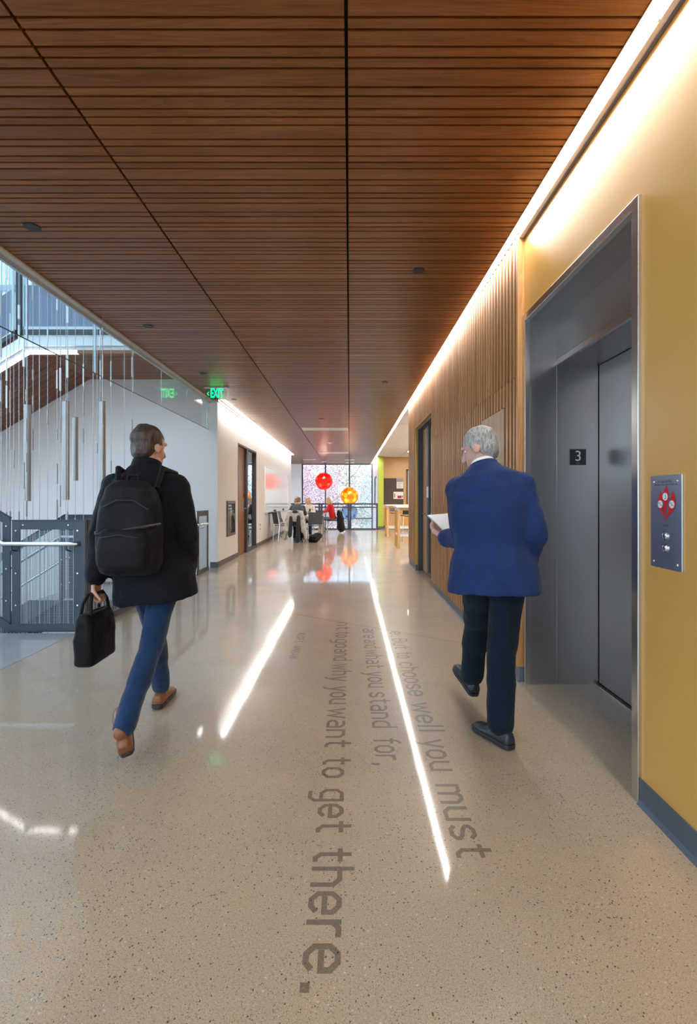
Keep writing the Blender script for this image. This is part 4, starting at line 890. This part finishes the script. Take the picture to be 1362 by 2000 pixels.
def backpack(t, c, yaw, tilt, k, mat):
    """soft rucksack: body, pocket, top handle, straps; local z up, -y is the outer face"""
    Rm = Matrix.Rotation(yaw,3,'Z') @ Matrix.Rotation(tilt,3,'X'); T = lambda p: V(c)+Rm @ (V(p)*k)
    b = MB(); 
    rings = []
    for z, w_, d_ in ((-.235,.10,.04),(-.225,.135,.065),(-.17,.155,.085),(-.02,.155,.088),(.12,.145,.078),(.20,.115,.060),(.235,.07,.035)):
        rings.append([T((math.copysign(abs(math.cos(a))**.6,math.cos(a))*w_, math.copysign(abs(math.sin(a))**.6,math.sin(a))*d_, z)) for a in [2*math.pi*j/24 for j in range(24)]])
    bo = b.loft(rings).build('body', mat, t, remesh=.008*k, sm=2, disp=(.006,11,1))
    p = MB(); rings = []
    for z, w_, d_ in ((-.20,.08,.03),(-.185,.115,.045),(-.10,.12,.05),(-.02,.11,.04),(.0,.08,.02)):
        rings.append([T((math.copysign(abs(math.cos(a))**.6,math.cos(a))*w_, -.085+math.copysign(abs(math.sin(a))**.6,math.sin(a))*d_, z)) for a in [2*math.pi*j/24 for j in range(24)]])
    p.loft(rings).build('front_pocket', mat, t, remesh=.008*k, sm=2)
    MB().tube([T((-.10,-.088,.10)),T((-.03,-.094,.135)),T((.05,-.094,.135)),T((.12,-.084,.09))], .0035*k, 6).build('zip', 'plastic_k', t, smooth=True)
    MB().tube([T((-.09,-.128,-.045)),T((0,-.134,-.03)),T((.09,-.128,-.045))], .0035*k, 6).build('zip', 'plastic_k', t, smooth=True)
    MB().tube([T((-.03,.03,.225)),T((-.025,.03,.265)),T((.025,.03,.265)),T((.03,.03,.225))], .008*k, 8).build('handle', mat, t, smooth=True)
    return T
t = thing('backpack', 'black backpack lying on the floor beside the empty front chair', 'backpack', (-1.0,13.72,.1))
T_ = backpack(t, (-.98,13.74,.13), -.5, -1.15, .95, MC['bag'])
MB().tube([T_((-.1,.08,.18)),T_((-.16,.16,.1)),T_((-.14,.12,-.12)),T_((-.1,.08,-.2))], .015, 8).build('shoulder_strap', MC['bag'], t, smooth=True)

# ------------------------------------------------------------------ trees and ground outside
struct(MB().box((-40,25,-8.2), (40,80,-8)), 'ground', 'ground', 'grass outside the far window', 'ground')
LEAF = {'pink': [(.58,.20,.22),(.72,.46,.46),(.46,.12,.15),(.74,.62,.62),(.36,.28,.36)], 'gold': [(.70,.44,.24),(.74,.60,.44),(.52,.26,.15),(.70,.62,.56),(.26,.21,.20)], 'blue': [(.42,.50,.55),(.62,.66,.66),(.20,.26,.32),(.68,.62,.48),(.45,.34,.28)]}
LM = {k: leaf_mat('leaf_'+k, v) for k, v in LEAF.items()}
TR = [(-3.3,31,'pink',12,'pink leaved tree nearest the left bay of the far window'), (3.3,31,'blue',11.5,'pale blue green tree in the right bay of the far window'), (-.2,40.5,'gold',13.5,'pale gold leaved tree behind the amber lamp'), (-6.6,51,'pink',15,'tall pink leaved tree at the left edge of the far window'),
  (3.4,51,'gold',15,'tall gold leaved tree at the right edge of the far window'), (-1.6,62,'blue',16.5,'pale tree farthest back in the middle of the far window')]
for x, y, kd, h, lab in TR:
    t = thing('autumn_tree', lab+', leafy and sunlit', 'tree', (x,y,-8), 'autumn trees outside the far window')
    b = MB(); b.tube([(x,y,-8),(x+.1,y,-8+h*.35),(x-.1,y+.1,-8+h*.9)], [.2,.14,.03], 8)
    tips = []
    for k in range(14):
        a = k*2.4; z0 = -8+h*(.22+.045*k); r = h*.19*(1-.045*k)+.4
        e = (x+math.cos(a)*r, y+math.sin(a)*r, z0+h*.13); b.tube([(x,y,z0),((x+e[0])/2,(y+e[1])/2,z0+h*.045),e], [.06,.04,.012], 5); tips.append(e)
    b.build('trunk', 'bark', t, smooth=True)
    f = MB(); vs = []; fs = []
    for k in range(36000):
        e = tips[k % len(tips)]; rr = h*.085
        q = lambda: max(-1.9, min(1.9, R.gauss(0,1)))*rr; c = V((e[0]+q(), e[1]+q(), e[2]+q()*.9)); s = R.uniform(.030,.062)
        u = V((R.random()-.5,R.random()-.5,R.random()-.5)).normalized(); w_ = u.orthogonal(); i = len(vs)
        vs += [c-u*s, c+w_*s*.6, c+u*s, c-w_*s*.6]; fs.append((i,i+1,i+2,i+3))
    f.add(vs, fs); tag(f.build('foliage', LM[kd], t), kind='stuff')
# ------------------------------------------------------------------ people
SKIN = {}
def skinm(c):
    if c not in SKIN: SKIN[c] = pm('skin_tone', c, .5, 0, .07, 14.0); SKIN[c].node_tree.nodes['Principled BSDF'].inputs['Subsurface Weight'].default_value = 0
    return SKIN[c]
def hairm(name, c):
    m, t, p, _ = nt(name); tc = N(t, 'ShaderNodeTexCoord'); mp = N(t, 'ShaderNodeMapping'); mp.inputs['Scale'].default_value = (160, 160, 22); t.links.new(tc.outputs['Object'], mp.inputs[0])
    n = N(t, 'ShaderNodeTexNoise', i_Scale=1.0, i_Detail=3.0); t.links.new(mp.outputs[0], n.inputs['Vector'])
    t.links.new(ramp(t, n.outputs[0], [(.3, [x*.45 for x in c]), (.5, c), (.72, [min(1, x*1.5) for x in c])]), p.inputs['Base Color']); p.inputs['Roughness'].default_value = .5; bump(t, p, n.outputs[0], .7, .006); return m
def hand(mb, w, d, n, side, k, curl=.35, thumb=.3, spread=.0):
    """palm and five fingers; d points along the fingers, n out of the palm, side (+1/-1) is the thumb side along d x n"""
    w, d, n = V(w), V(d).normalized(), V(n); n = (n-d*n.dot(d)).normalized(); s = d.cross(n)*side
    for q, a in enumerate((.026,.009,-.009,-.025)): mb.capsule(w+d*.012*k+s*a*.55*k, w+d*.088*k+s*a*k, .017*k, .0135*k, 10)
    for q, (a, L) in enumerate(((.028,.072),(.0095,.082),(-.0095,.076),(-.027,.060))):
        p = w+d*.088*k+s*a*k; ang = 0
        for seg, (fr, rr) in enumerate(((.45,.0092),(.31,.0084),(.24,.0076))):
            ang += curl*(.8 if seg == 0 else 1.25)+.04*q*curl
            dr = d*math.cos(ang)+n*math.sin(ang)+s*a*spread*8
            e = p+dr.normalized()*L*fr*k; mb.capsule(p, e, rr*k, (rr-.0006)*k, 9); p = e
    b = w+d*.028*k+s*.026*k; e1 = b+(d*.65+s*.75+n*thumb).normalized()*.042*k; e2 = e1+(d*.9+s*.15+n*(thumb+.25)).normalized()*.030*k; e3 = e2+(d*.95-s*.05+n*(thumb+.35)).normalized()*.024*k
    mb.capsule(b, e1, .0135*k, .0105*k, 10).capsule(e1, e2, .0105*k, .0095*k, 10).capsule(e2, e3, .0095*k, .0085*k, 10)
def ring(c, X, Y, a, b, n=20, pw=.85):
    out = []
    for j in range(n):
        t = 2*math.pi*j/n; cs, sn = math.cos(t), math.sin(t)
        out.append(c+X*(math.copysign(abs(cs)**pw, cs)*a)+Y*(math.copysign(abs(sn)**pw, sn)*b))
    return out
def person(label, S, vox=.006, group=None):
    k = S.get('k', 1.0); J = {q: V(p) for q, p in S['J'].items()}
    root = thing('person', label, 'person', S['base'], group)
    pel, chest, neck, head = J['pel'], J['chest'], J['neck'], J['head']
    sx = (J['shR']-J['shL']).normalized(); hx = (J['hipR']-J['hipL']).normalized()
    fw = V(S['face']).normalized(); hu = V(S.get('hup', (0,0,1))); r = fw.cross(hu).normalized(); hu = r.cross(fw).normalized()
    def torso(g, low, hem, top=1.0):
        """rings from hem to neck; g widens, low lengthens below the pelvis"""
        rs = []
        ax = (chest-pel).normalized(); ax2 = (neck-chest).normalized()
        ptsr = [(pel-ax*low*k, .165+hem, .115+hem, hx, ax), (pel-ax*.04*k, .170+hem*.8, .120+hem*.7, hx, ax), (pel+ax*.06*k, .165+hem*.5, .115+hem*.4, hx, ax),
            (pel.lerp(chest,.45), .152, .108, (hx+sx).normalized(), ax), (chest-ax*.02*k, .168, .118, sx, ax2), (chest+ax2*.09*k, .178, .115, sx, ax2), (chest.lerp(neck,.72), .158, .094, sx, ax2), (chest.lerp(neck,.93), .085, .068, sx, ax2), (neck+ax2*.012*k, .058, .056, sx, ax2)]
        for c, a, b, X_, Z_ in ptsr:
            Y_ = Z_.cross(X_).normalized(); X2 = Y_.cross(Z_).normalized(); rs.append(ring(c, X2, Y_, (a*S.get('wide',1)+g)*k, (b*S.get('deep',1)+g)*k))
        return rs
    # body: one skin surface
    b = MB(); b.loft(torso(-.012, .10, 0)); nk = S.get('neckr', .052)
    b.capsule(neck-(chest-neck)*-.12, head-hu*.045*k-fw*.012*k, nk*1.12*k, nk*k, 14)
    b.ell(head+hu*.028*k-fw*.010*k, (.073*k,.090*k,.086*k), (r,fw,hu)).ell(head-hu*.030*k+fw*.020*k, (.058*k,.068*k,.084*k), (r,fw,hu))
    b.ell(head-hu*.098*k+fw*.058*k, (.026*k,.022*k,.020*k), (r,fw,hu)).capsule(head+hu*.012*k+fw*.086*k, head-hu*.030*k+fw*.104*k, .008*k, .0125*k, 10)
    b.capsule(head+hu*.030*k+fw*.076*k-r*.036*k, head+hu*.030*k+fw*.076*k+r*.036*k, .011*k, .011*k, 10)
    b.ell(head-hu*.063*k+fw*.080*k, (.023*k,.010*k,.0055*k), (r,fw,hu)).ell(head-hu*.072*k+fw*.078*k, (.020*k,.010*k,.006*k), (r,fw,hu))
    for s in (-1,1):
        b.ell(head+r*s*.072*k-fw*.006*k-hu*.008*k, (.010*k,.021*k,.032*k), (r,(fw+r*s*.3).normalized(),hu)); b.capsule(head-hu*.075*k+fw*.02*k+r*s*.035*k, head-hu*.095*k+fw*.055*k+r*s*.012*k, .026*k, .022*k, 10)
    for s, q in (('L',-1),('R',1)):
        sh, e, w = J['sh'+s], J['el'+s], J['wr'+s]
        b.capsule(sh, e, .048*k, .037*k).capsule(e, w, .037*k, .026*k)
        hd = S['hand'+s]; hand(b, w+(V(hd[0]).normalized())*.008, hd[0], hd[1], hd[2], k, hd[3], hd[4] if len(hd) > 4 else .3)
        h, kn, an, to = J['hip'+s], J['kn'+s], J['an'+s], J['to'+s]
        b.capsule(h, kn, .075*k, .052*k).capsule(kn, an, .052*k, .036*k).capsule(an-V((0,0,.02)), an.lerp(to,.7), .030*k, .016*k)
    b.build('body', skinm(S['skin']), root, remesh=vox, sm=2)
    for s in (-1,1): ey = MB().ell(head+r*s*.030*k+fw*.0635*k+hu*.010*k, (.0115*k,.0100*k,.0080*k), (r,fw,hu)).build('eye', 'eye', root, smooth=True); MB().ell(head+r*s*.030*k+fw*.071*k+hu*.010*k, (.0055*k,.003*k,.0055*k), (r,fw,hu)).build('iris', 'plastic_k', ey, smooth=True)
    # trousers
    g = S.get('leg', (.094,.072,.064)); b = MB()
    rs = torso(.004, .09, 0)[:4]; b.loft(rs)
    for s in 'LR':
        h, kn, an = J['hip'+s], J['kn'+s], J['an'+s]
        b.capsule(h, kn, g[0]*k, g[1]*k, 16).capsule(kn, kn.lerp(an,.45), g[1]*k, (g[1]*.97)*k, 16).capsule(kn.lerp(an,.40), an+(kn-an).normalized()*S.get('cuff',.015), (g[1]*.95)*k, g[2]*k, 16)
    b.build('trousers', S['trousers'], root, remesh=max(.009,vox), sm=4, disp=(.008, 9.0, .6))
    # shoes
    for s in 'LR':
        an, to = J['an'+s], J['to'+s]; d = (to-an); dh = V((d.x,d.y,0)).normalized(); up = V(S.get('shup'+s, (0,0,1))); fd = (d-up*d.dot(up)).normalized(); sd = fd.cross(up)
        heel = an-up*S.get('ankh'+s,.085)*k; 
        b = MB(); prof = []
        for u, w_, h_ in ((-.075,.022,.045),(-.066,.033,.075),(-.02,.037,.088),(.03,.038,.080),(.075,.043,.060),(.125,.047,.048),(.165,.042,.040),(.190,.026,.030)):
            c = heel+fd*u*k; prof.append([c-sd*w_*k+up*.02*k, c-sd*w_*.96*k+up*h_*.6*k, c-sd*w_*.55*k+up*h_*k, c+sd*w_*.55*k+up*h_*k, c+sd*w_*.96*k+up*h_*.6*k, c+sd*w_*k+up*.02*k])
        b.capsule(heel+up*.05*k, heel+up*.095*k, .036*k, .036*k)
        so = b.loft(prof).build('shoe', S['shoe'], root, remesh=.007*k, sm=3)
        b = MB(); pr = [(-.078,.016),(-.073,.026),(-.06,.034),(-.02,.038),(.03,.039),(.075,.044),(.125,.048),(.165,.042),(.185,.030),(.194,.016)]
        b.loft([[heel+fd*u*k-sd*w_*k, heel+fd*u*k+sd*w_*k, heel+fd*u*k+sd*w_*k+up*.022*k, heel+fd*u*k-sd*w_*k+up*.022*k] for u, w_ in pr]); b.build('sole', S.get('sole','plastic_k'), so, bevel=.003)
    # coat / sweater
    b = MB(); low, hem, gg = S['top']
    b.loft(torso(gg, low, hem))
    ar = S.get('arm', (.070,.060,.046))
    for s in 'LR':
        sh, e, w = J['sh'+s], J['el'+s], J['wr'+s]; inn = chest.lerp(neck,.62)
        b.capsule(inn.lerp(sh,.45), sh, (ar[0]-.004)*k, ar[0]*k, 16).capsule(neck-(neck-chest).normalized()*.055*k, sh, .055*k, (ar[0]-.006)*k, 16).capsule(sh, e, ar[0]*k, ar[1]*k, 16).capsule(e, w+(e-w).normalized()*S.get('sleeve',.01), ar[1]*k, ar[2]*k, 16)
    b.build('jacket' if S.get('jk', 1) else 'sweater', S['topm'], root, remesh=max(.009,vox), sm=4, disp=S.get('fold', (.011, 8.0, .7)))
    if S.get('collar'):
        cm_, hh, rr = S['collar']; ax2 = (head-neck).normalized(); Y_ = ax2.cross(sx).normalized(); X2 = Y_.cross(ax2)
        b = MB(); c0_ = neck-ax2*.012*k; b.loft([ring(c0_+ax2*z*k-Y_*0, X2, Y_, q*k, q*.98*k) for z, q in ((0,rr+.014),(hh,rr+.004),(hh+.004,rr-.002),(hh*.5,rr-.006),(0,rr))], False); b.build('collar', cm_, root, smooth=True)
    if S.get('shirt'):
        ax2 = (head-neck).normalized(); Y_ = ax2.cross(sx).normalized(); X2 = Y_.cross(ax2); c0_ = neck+ax2*.010*k; rr = S['shirt']
        MB().loft([ring(c0_+ax2*z*k, X2, Y_, q*k, q*k) for z, q in ((0,rr+.006),(.034,rr+.002),(.038,rr-.003),(0,rr-.004))], False).build('shirt_collar', 'paper', root, smooth=True)
    # hair
    b = MB(); hs = S.get('hair', 'short')
    b.ell(head+hu*.044*k-fw*.022*k, (.081*k,.094*k,.083*k), (r,fw,hu)).ell(head-hu*.012*k-fw*.048*k, (.073*k,.056*k,.074*k), (r,fw,hu))
    if hs == 'long':
        b.capsule(head+hu*.05*k-fw*.03*k, head-hu*.10*k-fw*.07*k, .08*k, .072*k)
        for s in (-1,1): b.capsule(head+hu*.03*k+r*s*.055*k-fw*.01*k, head-hu*.17*k+r*s*.075*k-fw*.03*k, .034*k, .035*k).capsule(head-hu*.17*k+r*s*.075*k-fw*.03*k, head-hu*.30*k+r*s*.07*k+S.get('hairf',-.02)*fw, .035*k, .015*k)
        if S.get('hairback',1): b.capsule(head-hu*.10*k-fw*.08*k, head-hu*.32*k-fw*.10*k, .065*k, .03*k)
    if hs == 'bun': b.ell(head+hu*.12*k-fw*.05*k, (.04*k,.04*k,.036*k))
    for s in (-1,1): b.ell(head+r*s*.066*k+hu*.02*k+fw*.004*k, (.013*k,.022*k,.034*k), (r,fw,hu))
    b.build('hair', S['hairm'], root, remesh=.006*k, sm=2, disp=(.006, 26.0, .6))
    return root
MT = dict(blackj=cloth('black_jacket', (.0045,.0055,.009), .7, .8, 7, sheen=.03), jeans=cloth('blue_jeans', (.008,.032,.095), .85, .8, 8), brown=pm('brown_leather', (.21,.075,.025), .4, 0, .15, 20), bluej=cloth('blue_jacket', (.013,.032,.115), .8, .7, 6, sheen=.08), navy=cloth('dark_teal_trousers', (.005,.014,.026), .85, .8, 7, sheen=.06),
    kshoe=pm('dark_shoe_leather', (.014,.020,.028), .4, 0, .1), greys=cloth('grey_sweater', (.060,.068,.078), .9, .6, 9), whites=cloth('white_sweater', (.66,.62,.58), .9, .5, 9), reds=cloth('red_sweater', (.58,.012,.02), .85, .6, 9), paleje=cloth('pale_jeans', (.14,.19,.25), .85, .6, 9), blacks=cloth('black_sweater', (.014,.015,.02), .85, .6, 9))
HM = dict(dark=hairm('dark_brown_hair', (.060,.036,.026)), grey=hairm('grey_hair', (.34,.33,.31)), blond=hairm('blond_hair', (.52,.33,.16)), brown=hairm('brown_hair', (.20,.10,.05)), bun=hairm('fair_hair', (.42,.25,.13)))

# walking man on the left, seen from behind
L = dict(base=(-1.08,2.55,0), k=.99, skin=(.55,.30,.22), face=(.42,.9,-.12), hup=(.02,.1,1),
  J=dict(pel=(-1.055,2.545,.87), chest=(-1.09,2.545,1.17), neck=(-1.10,2.565,1.410), head=(-1.095,2.595,1.528), shL=(-1.262,2.56,1.315), shR=(-.928,2.545,1.305), elL=(-1.312,2.50,1.055), wrL=(-1.310,2.45,.835), elR=(-.872,2.52,1.045), wrR=(-.905,2.64,.835),
   hipL=(-1.135,2.57,.85), hipR=(-.975,2.53,.85), knL=(-1.125,2.75,.475), anL=(-1.14,2.86,.095), toL=(-1.145,3.0,.03), knR=(-1.035,2.47,.47), anR=(-1.063,2.205,.155), toR=(-1.080,2.335,.030)),
  handL=((0,-.05,-1),(1,0,0),1,1.05,.5), handR=((.10,.35,-.93),(-1,.15,0),1,.42,.3), topm=MT['blackj'], top=(.165,.032,.028), arm=(.078,.070,.055), trousers=MT['jeans'], leg=(.086,.062,.052), cuff=.03, shoe=MT['brown'], shupR=(.03,-.62,.78), hairm=HM['dark'], collar=(MT['blackj'],.055,.068))
person('person in black jacket and blue jeans walking away with a backpack', L, .0055)
t = thing('backpack', 'dark backpack worn on the back of the walking man in black', 'backpack', (-1.08,2.36,1.1))
T_ = backpack(t, (-1.075,2.325,1.105), .04, -.03, .98, MC['bag'])
for s in (-1,1): MB().tube([T_((s*.10,.07,.20)), V((-1.09+s*.115,2.47,1.405)), V((-1.09+s*.135,2.60,1.385)), V((-1.09+s*.155,2.70,1.22)), V((-1.09+s*.175,2.60,1.02)), T_((s*.13,.07,-.17))], .014, 8).build('shoulder_strap', MC['bag'], t, smooth=True)
MB().tube([T_((-.157,-.03,-.02)),T_((-.12,-.105,-.03)),T_((.12,-.105,.01)),T_((.157,-.03,.02))], .006, 6).build('compression_strap', 'plastic_k', t, smooth=True)
t = thing('hand_bag', 'black soft briefcase carried low in the left hand of the man in black', 'bag', (-1.345,2.42,.55))
bx, by, bz = -1.308, 2.435, .52
b = MB(); b.loft([ring(V((bx,by,bz+z)), V((1,0,0)), V((0,1,0)), a, d_, 24, .45) for z, a, d_ in ((-.10,.040,.11),(-.09,.054,.125),(.03,.058,.13),(.12,.048,.128),(.155,.028,.115))]); b.build('body', MC['bag'], t, remesh=.008, sm=2, disp=(.006,10,1))
for s in (-1,1): MB().tube([(bx+s*.028,by-.09,bz+.13),(bx+s*.020,by-.075,bz+.205),(bx+s*.010,by-.05,bz+.243),(bx+s*.010,by+.05,bz+.243),(bx+s*.020,by+.075,bz+.205),(bx+s*.028,by+.09,bz+.13)], .008, 8).build('handle', MC['bag'], t, smooth=True)
MB().tube([(bx,by-.11,bz+.152),(bx,by,bz+.158),(bx,by+.11,bz+.152)], .004, 6).build('zip', 'plastic_k', t)

# walking man on the right, in blue
Rm_ = dict(base=(.76,2.45,0), k=1.0, skin=(.58,.33,.26), face=(-.80,.52,-.38), hup=(-.25,.25,1),
  J=dict(pel=(.745,2.46,.87), chest=(.735,2.475,1.18), neck=(.725,2.545,1.405), head=(.712,2.605,1.520), shL=(.600,2.565,1.290), shR=(.882,2.450,1.310), elL=(.615,2.545,1.045), wrL=(.562,2.725,1.020), elR=(.925,2.385,1.06), wrR=(.915,2.52,.855),
   hipL=(.675,2.495,.85), hipR=(.815,2.43,.85), knL=(.735,2.73,.545), anL=(.742,2.86,.175), toL=(.705,2.99,.10), knR=(.785,2.44,.475), anR=(.770,2.41,.09), toR=(.715,2.52,.03)),
  handL=((-.42,.80,.32),(.15,-.15,1),1,.35,.35), handR=((-.25,.75,-.6),(-1,.1,-.2),1,.5,.3), topm=MT['bluej'], top=(.105,.038,.032), arm=(.080,.074,.058), wide=1.0, deep=1.08, trousers=MT['navy'], leg=(.096,.076,.070), shoe=MT['kshoe'], shupL=(.15,-.3,.94), hairm=HM['grey'], collar=(MT['bluej'],.034,.072), shirt=.060)
person('person with grey hair in blue jacket reading papers as he walks away', Rm_, .0055)
t = thing('held_papers', 'folded white papers held in the left hand of the man in blue', 'papers', (.59,2.82,1.10))
fx_ = V((-.30,.62,.36)).normalized(); rx_ = V((.86,.40,.05)); rx_ = (rx_-fx_*rx_.dot(fx_)).normalized(); ux_ = rx_.cross(fx_)
c = V((.590,2.835,1.100))
MB().obox(c, rx_*.075, fx_*.11, ux_*.002).build('sheet', 'paper', t); MB().obox(c+rx_*.03+ux_*.006, (rx_+ux_*.10).normalized()*.075, fx_*.10, ux_*.0015).build('sheet', 'paper', t); MB().obox(c-ux_*.005, rx_*.077, fx_*.112, ux_*.0022).build('backing_card', 'plate', t)

# students at the tables
def seated(label, x, y, hd, topm, trs, hair, hm, lean=.12, arms=((.30,.16),(.30,-.02)), hz=.775, turn=0, down=.45, k=.97, shoe='kshoe', sk=(.60,.36,.28), **kw):
    f = V((math.cos(hd),math.sin(hd),0)); r = V((f.y,-f.x,0)); B = V((x,y,0)); up = V((0,0,1)); P = lambda a, b, z: tuple(B+f*a+r*b+up*z)
    J = dict(pel=P(0,0,.57), chest=P(lean*.75,0,.86), neck=P(lean*1.5,0,1.075), head=P(lean*1.5+.06,0,1.185), shL=P(lean*1.3,-.165,1.01), shR=P(lean*1.3,.165,1.01))
    for s, q, (af, ai) in (('L',-1,arms[0]),('R',1,arms[1])):
        J['el'+s] = P(lean+.11,q*.215,.80); J['wr'+s] = P(lean+af,q*(.10)+ai*.3,hz)
        J['hip'+s] = P(.0,q*.085,.545); J['kn'+s] = P(.40,q*.10,.515); J['an'+s] = P(.36,q*.10,.095); J['to'+s] = P(.50,q*.11,.03)
    fa = (f*math.cos(turn)+r*math.sin(turn))-up*down
    S = dict(base=(x,y,0), k=k, skin=sk, face=tuple(fa), hup=(0,0,1), J=J, handL=(tuple(f*.9+r*.4),(0,0,-1),-1,.25,.2), handR=(tuple(f*.9-r*.4),(0,0,-1),1,.25,.2), topm=topm, top=(.05,.01,.012), arm=(.060,.052,.040), trousers=trs, leg=(.082,.062,.055), shoe=MT[shoe], hair=hair, hairm=hm, jk=0, fold=(.007,10,.8))
    S.update(kw); return person(label, S, .0085, 'students at the study tables')
h90 = math.pi/2
seated('person in grey sweater with short brown hair bent over the nearest table, back to viewer', -1.54, 13.86, h90, MT['greys'], MT['navy'], 'short', HM['brown'], lean=.20, down=.8)
seated('person in black top with fair hair in a bun beside the whiteboard', -1.93, 15.25, .1, MT['blacks'], MT['navy'], 'bun', HM['bun'], lean=.12)
seated('person with long blond hair in white sweater looking at a phone', -1.40, 16.05, -h90, MT['whites'], MT['jeans'], 'long', HM['blond'], lean=.06, hz=.86, turn=.25, hairback=0, hairf=.03)
seated('person in red sweater and pale jeans with long fair hair', -.62, 17.55, math.pi-.1, MT['reds'], MT['paleje'], 'long', HM['blond'], lean=.08, turn=.1, down=.25, shoe='brown', sk=(.62,.38,.30))
t = thing('phone', 'black phone held by the blond woman in white', 'phone', (-1.33,15.62,.9))
MB().obox((-1.31,15.64,.885), (.032,0,0), (0,.040,.042), (0,-.003,.003)).build('case', 'plastic_k', t, bevel=.001)

bpy.data.scenes.remove(TMP)
